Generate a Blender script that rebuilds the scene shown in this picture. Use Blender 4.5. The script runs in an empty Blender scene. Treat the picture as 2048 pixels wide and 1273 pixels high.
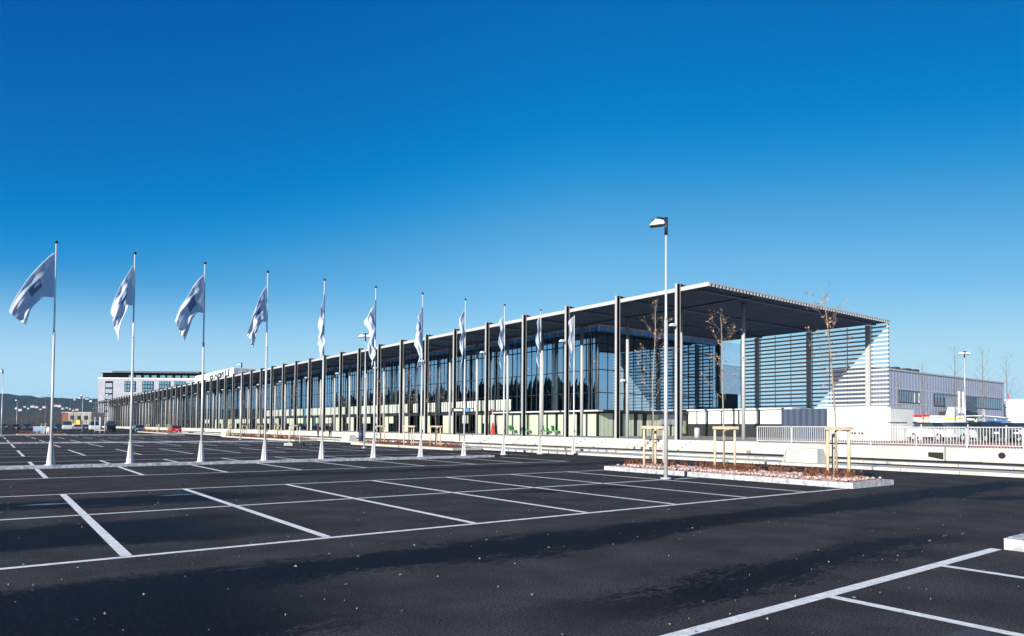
import bpy, bmesh, math, random
from mathutils import Vector, Matrix, noise
from math import sin, cos, pi, radians, sqrt, tan
random.seed(7)
S = bpy.context.scene
COL = S.collection

# ------------------------------------------------------------------ camera
YAW, PITCH, ROLL = 0.92259, 0.02735, 0.00715
CH = 1.5752
f = Vector((cos(YAW)*cos(PITCH), sin(YAW)*cos(PITCH), sin(PITCH)))
r0 = Vector((sin(YAW), -cos(YAW), 0.0)); u0 = r0.cross(f)
r = r0*cos(ROLL) + u0*sin(ROLL); u = -r0*sin(ROLL) + u0*cos(ROLL)
cam = bpy.data.cameras.new('camera'); co = bpy.data.objects.new('camera', cam); COL.objects.link(co)
cam.sensor_width = 36; cam.lens = 24.2446; cam.shift_y = 0.0880507
cam.clip_start = 0.1; cam.clip_end = 40000
m = Matrix((r, u, -f)).transposed().to_4x4(); m.translation = (0, 0, CH); co.matrix_world = m
S.camera = co

# ------------------------------------------------------------------ light
SAZ, SEL = radians(18), radians(18.3)
sd = Vector((cos(SAZ)*cos(SEL), sin(SAZ)*cos(SEL), -sin(SEL)))      # direction the light travels
sl = bpy.data.lights.new('sun', 'SUN'); sl.energy = 5.0; sl.angle = radians(0.5); sl.color = (1.0, 0.95, 0.86)
so = bpy.data.objects.new('sun', sl); COL.objects.link(so); so.rotation_euler = sd.to_track_quat('-Z', 'Y').to_euler()
so.location = (-60, -20, 60)
W = bpy.data.worlds.new('World'); S.world = W; W.use_nodes = True
wn, wl = W.node_tree.nodes, W.node_tree.links
bgn = wn['Background']
sky = wn.new('ShaderNodeTexSky'); sky.sky_type = 'NISHITA'; sky.sun_disc = False
sky.sun_elevation = SEL; sky.sun_rotation = radians(252); sky.altitude = 300
sky.air_density = 1.0; sky.dust_density = 0.3; sky.ozone_density = 4.0
EXPO = 0.65
def vscale(src, k):
    v = wn.new('ShaderNodeVectorMath'); v.operation = 'SCALE'; v.inputs['Scale'].default_value = k; wl.new(src, v.inputs[0]); return v.outputs[0]
hs = wn.new('ShaderNodeHueSaturation'); hs.inputs['Saturation'].default_value = 1.25
wl.new(sky.outputs[0], hs.inputs['Color'])
cv = wn.new('ShaderNodeRGBCurve')            # film response of the deep blue polarised sky
def curve(i, pts):
    c = cv.mapping.curves[i]; c.points[0].location = pts[0]; c.points[1].location = pts[-1]
    for p in pts[1:-1]: c.points.new(*p)
curve(0, [(0, 0), (.13, .0), (.185, .004), (.25, .07), (.36, .19), (.63, .37), (1, .6)])
curve(1, [(0, 0), (.085, .086), (.105, .115), (.13, .150), (.18, .232), (.25, .36), (.36, .52), (.63, .70), (1, .8)])
curve(2, [(0, 0), (.085, .37), (.105, .43), (.13, .49), (.18, .61), (.25, .71), (.36, .84), (.63, .87), (1, .9)])
cv.mapping.extend = 'EXTRAPOLATED'; cv.mapping.use_clip = False; cv.mapping.update()
tcw = wn.new('ShaderNodeTexCoord')
spc = wn.new('ShaderNodeSeparateColor'); wl.new(vscale(hs.outputs[0], 0.09*1.275), spc.inputs[0])
dp = wn.new('ShaderNodeVectorMath'); dp.operation = 'DOT_PRODUCT'; wl.new(tcw.outputs['Generated'], dp.inputs[0]); dp.inputs[1].default_value = r0
ma = wn.new('ShaderNodeMapRange'); wl.new(dp.outputs['Value'], ma.inputs[0])
for i_, q_ in zip((1, 2, 3, 4), (-0.6, 0.0, 0.80, 0.97)): ma.inputs[i_].default_value = q_
mg = wn.new('ShaderNodeMath'); mg.operation = 'MULTIPLY'; wl.new(spc.outputs[1], mg.inputs[0])
mb_ = wn.new('ShaderNodeMapRange'); wl.new(dp.outputs['Value'], mb_.inputs[0])
for i_, q_ in zip((1, 2, 3, 4), (0.1, 0.6, 1.0, 0.80)): mb_.inputs[i_].default_value = q_
mm_ = wn.new('ShaderNodeMath'); mm_.operation = 'MULTIPLY'; wl.new(ma.outputs[0], mm_.inputs[0]); wl.new(mb_.outputs[0], mm_.inputs[1]); wl.new(mm_.outputs[0], mg.inputs[1])
cc = wn.new('ShaderNodeCombineColor')
for i_ in range(3): wl.new(mg.outputs[0], cc.inputs[i_])
wl.new(cc.outputs[0], cv.inputs['Color']); sxw = wn.new('ShaderNodeSeparateXYZ'); wl.new(tcw.outputs['Generated'], sxw.inputs[0])
mr = wn.new('ShaderNodeMapRange'); mr.interpolation_type = 'SMOOTHSTEP'; wl.new(sxw.outputs[2], mr.inputs[0])
for i_, q_ in zip((1, 2, 3, 4), (0.03, 0.19, 0.92, 0.0)): mr.inputs[i_].default_value = q_
hm = wn.new('ShaderNodeMix'); hm.data_type = 'RGBA'; wl.new(mr.outputs[0], hm.inputs[0]); wl.new(cv.outputs[0], hm.inputs[6]); hm.inputs[7].default_value = (.54, .79, .93, 1)
# thin streaks of cloud low over the horizon
mpw = wn.new('ShaderNodeMapping'); mpw.inputs['Scale'].default_value = (2.2, 2.2, 38); wl.new(tcw.outputs['Generated'], mpw.inputs[0])
nzw = wn.new('ShaderNodeTexNoise'); nzw.inputs['Scale'].default_value = 1.3; nzw.inputs['Detail'].default_value = 5; wl.new(mpw.outputs[0], nzw.inputs[0])
m1 = wn.new('ShaderNodeMapRange'); wl.new(nzw.outputs['Fac'], m1.inputs[0])
for i_, q_ in zip((1, 2, 3, 4), (0.5, 0.7, 0.0, 0.55)): m1.inputs[i_].default_value = q_
m2 = wn.new('ShaderNodeMapRange'); wl.new(sxw.outputs[2], m2.inputs[0])
for i_, q_ in zip((1, 2, 3, 4), (0.045, 0.09, 1.0, 0.0)): m2.inputs[i_].default_value = q_
m3 = wn.new('ShaderNodeMath'); m3.operation = 'MULTIPLY'; wl.new(m1.outputs[0], m3.inputs[0]); wl.new(m2.outputs[0], m3.inputs[1])
cm_ = wn.new('ShaderNodeMix'); cm_.data_type = 'RGBA'; wl.new(m3.outputs[0], cm_.inputs[0]); wl.new(hm.outputs[2], cm_.inputs[6]); cm_.inputs[7].default_value = (.72, .80, .88, 1)
wl.new(vscale(cm_.outputs[2], 1/(0.1*2**EXPO)), bgn.inputs['Color'])
bgn.inputs['Strength'].default_value = 0.1
S.view_settings.view_transform = 'Standard'; S.view_settings.look = 'None'
S.view_settings.exposure = EXPO; S.view_settings.gamma = 1.0

# ------------------------------------------------------------------ materials
def mat(name, col, rough=0.6, metal=0.0, spec=0.5, var=0.0, vscale=3.0, bump=0.0, bscale=40.0, stretch=None):
    M = bpy.data.materials.new(name); M.use_nodes = True
    n, l = M.node_tree.nodes, M.node_tree.links; b = n['Principled BSDF']
    b.inputs['Base Color'].default_value = (*col, 1); b.inputs['Roughness'].default_value = rough
    b.inputs['Metallic'].default_value = metal; b.inputs['Specular IOR Level'].default_value = spec
    tc = n.new('ShaderNodeTexCoord')
    src = tc.outputs['Object']
    if stretch:
        mp = n.new('ShaderNodeMapping'); mp.inputs['Scale'].default_value = stretch
        l.new(src, mp.inputs['Vector']); src = mp.outputs[0]
    if var:
        t = n.new('ShaderNodeTexNoise'); t.inputs['Scale'].default_value = vscale; t.inputs['Detail'].default_value = 6
        l.new(src, t.inputs['Vector'])
        rp = n.new('ShaderNodeMapRange'); rp.inputs[1].default_value = 0.3; rp.inputs[2].default_value = 0.7
        rp.inputs[3].default_value = 1-var; rp.inputs[4].default_value = 1+var*0.6
        l.new(t.outputs['Fac'], rp.inputs[0])
        mx = n.new('ShaderNodeMix'); mx.data_type = 'RGBA'; mx.blend_type = 'MULTIPLY'; mx.inputs[0].default_value = 1
        mx.inputs[6].default_value = (*col, 1); l.new(rp.outputs[0], mx.inputs[7]); l.new(mx.outputs[2], b.inputs['Base Color'])
    if bump:
        t2 = n.new('ShaderNodeTexNoise'); t2.inputs['Scale'].default_value = bscale; t2.inputs['Detail'].default_value = 4
        l.new(src, t2.inputs['Vector'])
        bp = n.new('ShaderNodeBump'); bp.inputs['Strength'].default_value = bump; bp.inputs['Distance'].default_value = 0.02
        l.new(t2.outputs['Fac'], bp.inputs['Height']); l.new(bp.outputs[0], b.inputs['Normal'])
    return M
def striped(name, c1, c2, axis, period, rough=0.5, metal=0.0, bump=0.6, sharp=False):
    M = mat(name, c1, rough, metal)
    n, l = M.node_tree.nodes, M.node_tree.links; b = n['Principled BSDF']
    tc = n.new('ShaderNodeTexCoord'); w = n.new('ShaderNodeTexWave'); w.wave_type = 'BANDS'
    w.bands_direction = axis; w.inputs['Scale'].default_value = 2*pi/period/20.0; w.inputs['Distortion'].default_value = 0
    l.new(tc.outputs['Object'], w.inputs['Vector'])
    mx = n.new('ShaderNodeMix'); mx.data_type = 'RGBA'; mx.inputs[6].default_value = (*c1, 1); mx.inputs[7].default_value = (*c2, 1)
    l.new(w.outputs['Fac'], mx.inputs[0]); l.new(mx.outputs[2], b.inputs['Base Color'])
    bp = n.new('ShaderNodeBump'); bp.inputs['Strength'].default_value = bump; bp.inputs['Distance'].default_value = 0.05
    l.new(w.outputs['Fac'], bp.inputs['Height']); l.new(bp.outputs[0], b.inputs['Normal'])
    return M
def glassmat(name, tint, refl, ior=1.5, refcol=(0.85, 0.93, 1.0)):
    M = bpy.data.materials.new(name); M.use_nodes = True
    n, l = M.node_tree.nodes, M.node_tree.links; n.remove(n['Principled BSDF']); out = n['Material Output']
    tr = n.new('ShaderNodeBsdfTransparent'); tr.inputs[0].default_value = (*tint, 1)
    gl = n.new('ShaderNodeBsdfGlossy'); gl.inputs['Roughness'].default_value = 0.0; gl.inputs['Color'].default_value = (*refcol, 1)
    tcn = n.new('ShaderNodeTexCoord'); ns = n.new('ShaderNodeTexNoise'); ns.inputs['Scale'].default_value = 0.35
    l.new(tcn.outputs['Object'], ns.inputs['Vector']); bp = n.new('ShaderNodeBump'); bp.inputs['Strength'].default_value = 0.05
    bp.inputs['Distance'].default_value = 0.1
    l.new(ns.outputs['Fac'], bp.inputs['Height']); l.new(bp.outputs[0], gl.inputs['Normal'])
    fr = n.new('ShaderNodeFresnel'); fr.inputs[0].default_value = ior
    ad = n.new('ShaderNodeMath'); ad.operation = 'ADD'; ad.use_clamp = True; ad.inputs[1].default_value = refl
    l.new(fr.outputs[0], ad.inputs[0]); mx = n.new('ShaderNodeMixShader')
    l.new(ad.outputs[0], mx.inputs[0]); l.new(tr.outputs[0], mx.inputs[1]); l.new(gl.outputs[0], mx.inputs[2]); l.new(mx.outputs[0], out.inputs[0])
    return M

def asphalt():
    M = bpy.data.materials.new('asphalt'); M.use_nodes = True
    n, l = M.node_tree.nodes, M.node_tree.links; b = n['Principled BSDF']
    tc = n.new('ShaderNodeTexCoord'); P = tc.outputs['Object']
    def N(scale, detail, st=None, rough=0.55):
        v = P
        if st:
            mp = n.new('ShaderNodeMapping'); mp.inputs['Scale'].default_value = st; l.new(P, mp.inputs[0]); v = mp.outputs[0]
        t = n.new('ShaderNodeTexNoise'); t.inputs['Scale'].default_value = scale; t.inputs['Detail'].default_value = detail
        t.inputs['Roughness'].default_value = rough
        l.new(v, t.inputs['Vector']); return t.outputs['Fac']
    def MA(op, a, c, clamp=False):
        t = n.new('ShaderNodeMath'); t.operation = op; t.use_clamp = clamp
        for i, x in ((0, a), (1, c)):
            if isinstance(x, (int, float)): t.inputs[i].default_value = x
            else: l.new(x, t.inputs[i])
        return t.outputs[0]
    def MR(x, a, c, d, e):
        t = n.new('ShaderNodeMapRange'); t.interpolation_type = 'SMOOTHSTEP'
        l.new(x, t.inputs[0])
        for i, q in zip((1, 2, 3, 4), (a, c, d, e)): t.inputs[i].default_value = q
        return t.outputs[0]
    sx = n.new('ShaderNodeSeparateXYZ'); l.new(P, sx.inputs[0]); X, Y = sx.outputs[0], sx.outputs[1]
    big = N(0.55, 9, (0.45, 1.0, 1.0), 0.62); mid = N(2.2, 10, (0.6, 1.6, 1.0), 0.75); tiny = N(13.0, 8, (0.6, 1.6, 1.0), 0.85)
    wob = MA('MULTIPLY', MA('SUBTRACT', big, 0.5), 2.2); wob = MA('ADD', wob, MA('ADD', MA('MULTIPLY', MA('SUBTRACT', mid, 0.5), 1.2), MA('MULTIPLY', MA('SUBTRACT', tiny, 0.5), 3.0)))
    def band(yc, hw, soft, x0, x1, xs):
        d = MA('ABSOLUTE', MA('SUBTRACT', MA('ADD', Y, wob), yc), 0); g = MR(d, hw, hw+soft*.45, 1, 0)
        e1 = MR(X, x0, x0+xs, 0, 1); e2 = MR(X, x1-xs, x1, 1, 0)
        return MA('MULTIPLY', g, MA('MULTIPLY', e1, e2))
    w = band(7.35, 0.62, 0.18, -30, 26, 2.0)
    w = MA('MAXIMUM', w, band(4.35, 0.28, 0.35, 3.0, 12.5, 2.5))
    w = MA('MAXIMUM', w, band(6.1, 0.75, 0.5, -30, 3.6, 2.2))
    w = MA('MAXIMUM', w, MA('MULTIPLY', band(11.6, 1.15, 0.7, -30, 4.8, 3.0), 1.0))
    w = MA('MAXIMUM', w, MA('MULTIPLY', band(16.2, 0.75, 0.6, -30, 6.5, 3.0), 1.0))
    w = MA('MAXIMUM', w, MA('MULTIPLY', band(22.0, 0.5, 0.8, 4, 26, 3.0), 0.7))
    patch = MR(N(0.24, 8, (0.5, 1.0, 1.0)), 0.62, 0.67, 0, 0.85)
    near = MR(Y, -2.0, 2.2, 1, 0.0)
    w = MA('MAXIMUM', w, patch)
    w = MA('MAXIMUM', w, MA('MULTIPLY', MR(N(0.5, 8, (0.5, 1.0, 1.0)), 0.50, 0.60, 0, 0.8), near))
    w = MA('MULTIPLY', w, MR(N(22.0, 6, None, 0.8), 0.36, 0.48, 0.45, 1.0))
    fine = N(90, 3); med = N(1.1, 6); grit = MR(N(46, 5, None, .85), 0.34, 0.68, 0.30, 1.8)
    br = MA('MULTIPLY', MR(med, 0.25, 0.75, 0.72, 1.2), grit)
    dry = n.new('ShaderNodeMix'); dry.data_type = 'RGBA'; dry.blend_type = 'MULTIPLY'; dry.inputs[0].default_value = 1
    dry.inputs[6].default_value = (0.056, 0.052, 0.055, 1); l.new(br, dry.inputs[7])
    mx = n.new('ShaderNodeMix'); mx.data_type = 'RGBA'; mx.inputs[7].default_value = (0.007, 0.0075, 0.010, 1)
    l.new(w, mx.inputs[0]); l.new(dry.outputs[2], mx.inputs[6]); l.new(mx.outputs[2], b.inputs['Base Color'])
    pud = None
    for (px, py, ax, ay) in ((1.0, 16.3, .55, .16), (3.5, 16.9, .6, .14), (6.1, 26.9, .6, .2), (1.0, 26.4, .8, .2), (3.6, 26.8, .7, .2), (5.9, 2.1, .7, .16)):
        ex = MA('DIVIDE', MA('SUBTRACT', X, px), ax); ey = MA('DIVIDE', MA('SUBTRACT', MA('ADD', Y, MA('MULTIPLY', wob, .12)), py), ay)
        q = MR(MA('ADD', MA('MULTIPLY', ex, ex), MA('MULTIPLY', ey, ey)), 0.2, 1.2, 1, 0)
        pud = q if pud is None else MA('MAXIMUM', pud, q)
    l.new(MA('SUBTRACT', MR(w, 0, 1, 0.95, 0.6), MA('MULTIPLY', pud, 0.42)), b.inputs['Roughness'])
    b.inputs['Specular IOR Level'].default_value = 0.10
    l.new(MA('ADD', MR(w, 0, 1, 0.04, 0.045), MA('MULTIPLY', pud, 0.14)), b.inputs['Specular IOR Level'])
    bp = n.new('ShaderNodeBump'); bp.inputs['Strength'].default_value = 0.5; bp.inputs['Distance'].default_value = 0.004
    l.new(fine, bp.inputs['Height']); l.new(bp.outputs[0], b.inputs['Normal'])
    return M

M_asph = asphalt()
M_paint = mat('road_paint', (0.86, 0.85, 0.80), 0.7, var=0.2, vscale=9, spec=0.2)
def worn(M):
    n, l = M.node_tree.nodes, M.node_tree.links; b = n['Principled BSDF']; src = b.inputs['Base Color'].links[0].from_socket
    tc = n.new('ShaderNodeTexCoord'); t = n.new('ShaderNodeTexNoise'); t.inputs['Scale'].default_value = 26; t.inputs['Detail'].default_value = 8; t.inputs['Roughness'].default_value = .8
    l.new(tc.outputs['Object'], t.inputs['Vector']); q = n.new('ShaderNodeMapRange'); l.new(t.outputs['Fac'], q.inputs[0])
    for i, v in zip((1, 2, 3, 4), (.56, .66, 0, .85)): q.inputs[i].default_value = v
    mx = n.new('ShaderNodeMix'); mx.data_type = 'RGBA'; l.new(q.outputs[0], mx.inputs[0]); l.new(src, mx.inputs[6]); mx.inputs[7].default_value = (.06, .057, .06, 1); l.new(mx.outputs[2], b.inputs['Base Color'])
worn(M_paint)
M_kerb = mat('granite_kerb', (0.50, 0.50, 0.52), 0.8, var=0.5, vscale=7, bump=0.5, bscale=60)
M_conc = mat('pale_concrete', (0.55, 0.525, 0.465), 0.85, var=0.2, vscale=1.2, bump=0.25, bscale=30)
M_conc2 = mat('grey_concrete', (0.45, 0.45, 0.44), 0.85, var=0.2, vscale=1.5, bump=0.2, bscale=30)
M_plaza = mat('plaza_paving', (0.36, 0.35, 0.33), 0.85, var=0.15, vscale=0.8)
M_red = mat('red_gravel', (0.42, 0.16, 0.12), 0.9, var=0.3, vscale=6)
M_steel = mat('galvanised_steel', (0.55, 0.56, 0.57), 0.42, 0.25, var=0.08, vscale=2)
M_white = mat('white_metal', (0.80, 0.80, 0.79), 0.35, var=0.05, vscale=4)
M_col = mat('column_paint', (0.41, 0.41, 0.405), 0.5, var=0.06, vscale=3)
M_fence = mat('fence_paint', (0.50, 0.50, 0.50), 0.45, var=0.1)
M_pole = mat('brushed_pole', (0.60, 0.60, 0.60), 0.38, 0.15, var=0.06, vscale=5)
M_dark = mat('dark_metal', (0.02, 0.021, 0.024), 0.5)
M_slot = mat('slot_black', (0.006, 0.006, 0.007), 0.95, spec=0.05)
M_black = mat('black_rubber', (0.012, 0.012, 0.012), 0.8)
M_roof = mat('roof_membrane', (0.40, 0.41, 0.42), 0.8, var=0.1)
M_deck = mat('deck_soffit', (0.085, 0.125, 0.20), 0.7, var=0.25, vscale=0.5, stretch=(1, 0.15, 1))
M_fascia = mat('white_fascia', (0.46, 0.455, 0.45), 0.5, var=0.06)
M_glass = glassmat('reflective_glass', (0.55, 0.62, 0.60), 0.54, 1.5, (0.62, 0.82, 1.0))
M_clear = glassmat('tinted_clear_glass', (0.55, 0.62, 0.60), 0.12, 1.45)
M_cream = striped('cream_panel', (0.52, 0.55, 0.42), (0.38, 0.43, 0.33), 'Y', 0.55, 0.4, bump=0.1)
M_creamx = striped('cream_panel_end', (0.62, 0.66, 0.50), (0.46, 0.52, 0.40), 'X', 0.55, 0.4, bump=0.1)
M_cream2 = mat('pale_spandrel', (0.58, 0.60, 0.52), 0.5)
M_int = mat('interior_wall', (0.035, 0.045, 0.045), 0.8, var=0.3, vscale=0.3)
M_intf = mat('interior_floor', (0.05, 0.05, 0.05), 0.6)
M_blueband = mat('clerestory_panel', (0.13, 0.42, 0.95), 0.25, var=0.2, vscale=1.0)
M_slat = mat('louvre_slat', (0.48, 0.48, 0.46), 0.5, 0.0)
M_lilac = striped('lilac_cladding', (0.40, 0.42, 0.50), (0.33, 0.35, 0.43), 'X', 0.9, 0.6)
M_lilacp = mat('pale_panel', (0.55, 0.57, 0.62), 0.6, var=0.05)
M_endp = mat('end_panel_pale', (0.88, 0.93, 0.98), 0.10, 0.92, var=0.05)
M_endp2 = mat('end_panel_lilac', (0.62, 0.66, 0.76), 0.2, 0.85, var=0.08)
M_navy = striped('navy_cladding', (0.055, 0.075, 0.12), (0.04, 0.055, 0.095), 'Y', 0.6, 0.5)
M_whitep = mat('white_panel', (0.80, 0.79, 0.74), 0.5, var=0.04)
M_wood = mat('stake_wood', (0.58, 0.48, 0.33), 0.75, var=0.25, vscale=8, stretch=(1, 1, 0.2))
M_bark = mat('young_bark', (0.16, 0.12, 0.09), 0.85, var=0.3, vscale=12)
M_bark2 = mat('brown_bark', (0.30, 0.25, 0.20), 0.85, var=0.3, vscale=12)
M_barkl = mat('pale_bark', (0.34, 0.29, 0.22), 0.85, var=0.3, vscale=12)
M_leaf = mat('autumn_leaf', (0.45, 0.23, 0.13), 0.7, var=0.5, vscale=6)
M_leaf2 = mat('fallen_leaf', (0.42, 0.33, 0.26), 0.7, var=0.5, vscale=3)
M_shrub = mat('russet_shrub', (0.28, 0.10, 0.045), 0.8, var=0.6, vscale=5)
M_bed = mat('bed_gravel', (0.60, 0.40, 0.33), 0.9, var=0.65, vscale=14, bump=1.0, bscale=18)
M_mulch = mat('bark_mulch', (0.30, 0.11, 0.06), 0.9, var=0.5, vscale=10, bump=1.0, bscale=18)
M_flag = mat('flag_cloth', (0.82, 0.85, 0.90), 0.7, spec=0.1)
def thin(M, col, k):
    n, l = M.node_tree.nodes, M.node_tree.links; b = n['Principled BSDF']; t = n.new('ShaderNodeBsdfTranslucent'); t.inputs[0].default_value = (*col, 1)
    mx = n.new('ShaderNodeMixShader'); mx.inputs[0].default_value = k; l.new(b.outputs[0], mx.inputs[1]); l.new(t.outputs[0], mx.inputs[2]); l.new(mx.outputs[0], n['Material Output'].inputs[0])
thin(M_flag, (.76, .84, .95), .5)
M_emb = mat('flag_emblem', (0.15, 0.22, 0.38), 0.7)
M_win = mat('window_glass', (0.02, 0.035, 0.05), 0.08, spec=0.8)
M_lamp = mat('lamp_lens', (0.55, 0.55, 0.52), 0.3)
M_red2 = mat('signal_red', (0.62, 0.03, 0.03), 0.5)
M_green = mat('chair_green', (0.03, 0.22, 0.05), 0.5)
M_blue = mat('bin_blue', (0.10, 0.22, 0.36), 0.5, var=0.1)
M_blued = mat('navy_paint', (0.015, 0.035, 0.075), 0.5)
M_skin = mat('skin', (0.55, 0.34, 0.25), 0.6)
M_cloth = mat('dark_cloth', (0.014, 0.013, 0.015), 0.9)
M_letter = mat('letter_blue', (0.012, 0.018, 0.075), 0.5)
M_yellow = mat('site_yellow', (0.65, 0.42, 0.03), 0.5)
M_wood2 = mat('far_forest', (0.012, 0.022, 0.018), 0.95, var=0.6, vscale=0.02)
M_stone = mat('hotel_stone', (0.36, 0.36, 0.41), 0.8, var=0.12, vscale=0.3)
M_beige = mat('beige_render', (0.40, 0.36, 0.33), 0.8, var=0.1)
M_brick = mat('brick_red', (0.30, 0.09, 0.05), 0.8, var=0.2)

# ------------------------------------------------------------------ helpers
class MB:
    def __init__(s): s.v, s.f, s.m, s.sm = [], [], [], []
    def face(s, idx, mi=0, sm=False): s.f.append(tuple(idx)); s.m.append(mi); s.sm.append(sm)
    def quad(s, a, b, c, d, mi=0):
        k = len(s.v); s.v += [a, b, c, d]; s.face((k, k+1, k+2, k+3), mi)
    def hexa(s, P, mi=0):     # 8 points: bottom ring, top ring
        k = len(s.v); s.v += [tuple(p) for p in P]
        for q in ((0, 3, 2, 1), (4, 5, 6, 7), (0, 1, 5, 4), (1, 2, 6, 5), (2, 3, 7, 6), (3, 0, 4, 7)): s.face([k+i for i in q], mi)
    def box(s, x0, x1, y0, y1, z0, z1, mi=0):
        s.hexa([(x0, y0, z0), (x1, y0, z0), (x1, y1, z0), (x0, y1, z0), (x0, y0, z1), (x1, y0, z1), (x1, y1, z1), (x0, y1, z1)], mi)
    def beam(s, a, b, w, h, mi=0):
        a, b = Vector(a), Vector(b); d = (b-a).normalized(); up = Vector((0, 0, 1)) if abs(d.z) < 0.95 else Vector((1, 0, 0))
        sx = d.cross(up).normalized()*(w/2); sz = sx.cross(d).normalized()*(h/2)
        s.hexa([a-sx-sz, a+sx-sz, b+sx-sz, b-sx-sz, a-sx+sz, a+sx+sz, b+sx+sz, b-sx+sz], mi)
    def tube(s, pts, rad, n=8, mi=0, cap=True, sm=True):
        pts = [Vector(p) for p in pts]
        if not hasattr(rad, '__len__'): rad = [rad]*len(pts)
        k = len(s.v)
        for i, p in enumerate(pts):
            d = (pts[min(i+1, len(pts)-1)]-pts[max(i-1, 0)])
            if d.length < 1e-6: d = Vector((0, 0, 1))
            d.normalize(); ref = Vector((1, 0, 0)) if abs(d.z) > 0.9 else Vector((0, 0, 1))
            a = d.cross(ref).normalized(); b = d.cross(a)
            for j in range(n):
                t = 2*pi*j/n; s.v.append(tuple(p + (a*cos(t)+b*sin(t))*rad[i]))
        for i in range(len(pts)-1):
            for j in range(n):
                s.face((k+i*n+j, k+i*n+(j+1) % n, k+(i+1)*n+(j+1) % n, k+(i+1)*n+j), mi, sm)
        if cap:
            s.face([k+j for j in range(n)][::-1], mi); s.face([k+(len(pts)-1)*n+j for j in range(n)], mi)
    def prism(s, poly, a0, a1, axis='y', mi=0):
        # poly in the plane across the axis: for 'y' (x,z), for 'x' (y,z), for 'z' (x,y)
        def pt(p, t): return (p[0], t, p[1]) if axis == 'y' else ((t, p[0], p[1]) if axis == 'x' else (p[0], p[1], t))
        k = len(s.v); n = len(poly)
        s.v += [pt(p, a0) for p in poly] + [pt(p, a1) for p in poly]
        s.face(range(k, k+n), mi); s.face(range(k+2*n-1, k+n-1, -1), mi)
        for i in range(n): s.face((k+i, k+n+i, k+n+(i+1) % n, k+(i+1) % n), mi)
    def ball(s, c, rx, ry=None, rz=None, n=10, mi=0):
        ry = ry or rx; rz = rz or rx; k = len(s.v); h = n//2
        for i in range(h+1):
            a = -pi/2+pi*i/h
            for j in range(n):
                t = 2*pi*j/n; s.v.append((c[0]+rx*cos(a)*cos(t), c[1]+ry*cos(a)*sin(t), c[2]+rz*sin(a)))
        for i in range(h):
            for j in range(n): s.face((k+i*n+j, k+i*n+(j+1) % n, k+(i+1)*n+(j+1) % n, k+(i+1)*n+j), mi, True)
    def build(s, name, mats, parent=None, local=False, off=None):
        if not isinstance(mats, (list, tuple)): mats = [mats]
        o = Vector((0, 0, 0))
        if off is not None: o = Vector(off)
        elif parent is not None and not local:
            o = Vector(parent.location); pp = parent.parent
            while pp: o += Vector(pp.location); pp = pp.parent
        me = bpy.data.meshes.new(name); me.from_pydata([tuple(Vector(p)-o) for p in s.v], [], s.f)
        for mm in mats: me.materials.append(mm)
        me.polygons.foreach_set('material_index', s.m); me.polygons.foreach_set('use_smooth', s.sm); me.update()
        bm = bmesh.new(); bm.from_mesh(me); bmesh.ops.recalc_face_normals(bm, faces=bm.faces); bm.to_mesh(me); bm.free()
        ob = bpy.data.objects.new(name, me); COL.objects.link(ob)
        if parent is not None: ob.parent = parent
        elif off is not None: ob.location = off
        return ob
def tag(o, label=None, cat=None, group=None, kind=None):
    if label: o['label'] = label
    if cat: o['category'] = cat
    if group: o['group'] = group
    if kind: o['kind'] = kind
    return o
def thing(name, label, cat, loc=(0, 0, 0), rz=0, group=None):
    o = bpy.data.objects.new(name, None); COL.objects.link(o); o.location = loc; o.rotation_euler = (0, 0, rz)
    o.empty_display_size = 0.3
    return tag(o, label, cat, group)
def kids(o): return [c for c in o.children]
def dup(o, loc=None, rz=None, label=None, parent=None):
    c = o.copy(); COL.objects.link(c)
    if parent is not None: c.parent = parent
    if loc is not None: c.location = loc
    if rz is not None: c.rotation_euler = (0, 0, rz)
    if label: c['label'] = label
    for k in kids(o): dup(k, parent=c)
    return c
ORD = ['first', 'second', 'third', 'fourth', 'fifth', 'sixth', 'seventh', 'eighth', 'ninth', 'tenth', 'eleventh', 'twelfth', 'thirteenth', 'fourteenth']
def at(x, d):       # point on the ground that stands at column x of the photo, d metres deep
    q = f*d + r*((x-1024)/1379.25*d); return q.x, q.y
def struct(mb, name, m_): return tag(mb.build(name, m_), kind='structure')

# ------------------------------------------------------------------ ground, road, kerbs, markings
g = MB(); g.quad((-2400, -2400, 0), (8900, -2400, 0), (8900, 9400, 0), (-2400, 9400, 0)); struct(g, 'asphalt_ground', M_asph)
mk = MB(); ZP = 0.004
def line(x0, y0, x1, y1, w=0.11):
    if abs(x1-x0) > abs(y1-y0): mk.quad((x0, y0-w/2, ZP), (x1, y0-w/2, ZP), (x1, y0+w/2, ZP), (x0, y0+w/2, ZP))
    else: mk.quad((x0-w/2, y0, ZP+0.002), (x0+w/2, y0, ZP+0.002), (x0+w/2, y1, ZP+0.002), (x0-w/2, y1, ZP+0.002))
BX, BW = 1.34, 2.5
line(-30, 9.305, 18.35, 9.305, 0.11); line(-30, 14.01, 16.45, 14.01, 0.11); line(16.95, 14.01, 18.1, 14.01, 0.11); line(-30, 18.374, 18.2, 18.374, 0.11)
for k in range(-12, 7):
    x = BX+BW*k
    line(x, 9.37, x, 13.95, 0.125); line(x, 14.07, x, 18.31, 0.125)
line(-30, 23.99, 21.5, 23.99)
for k in range(-12, 9): line(BX+BW*k, 24.05, BX+BW*k, 29.1, 0.125)
line(3.6, 3.45, 10.7, 3.45, 0.13)
for k in (1, 2, 3): line(BX+BW*k, -1.2, BX+BW*k, 3.38, 0.12)
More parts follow.
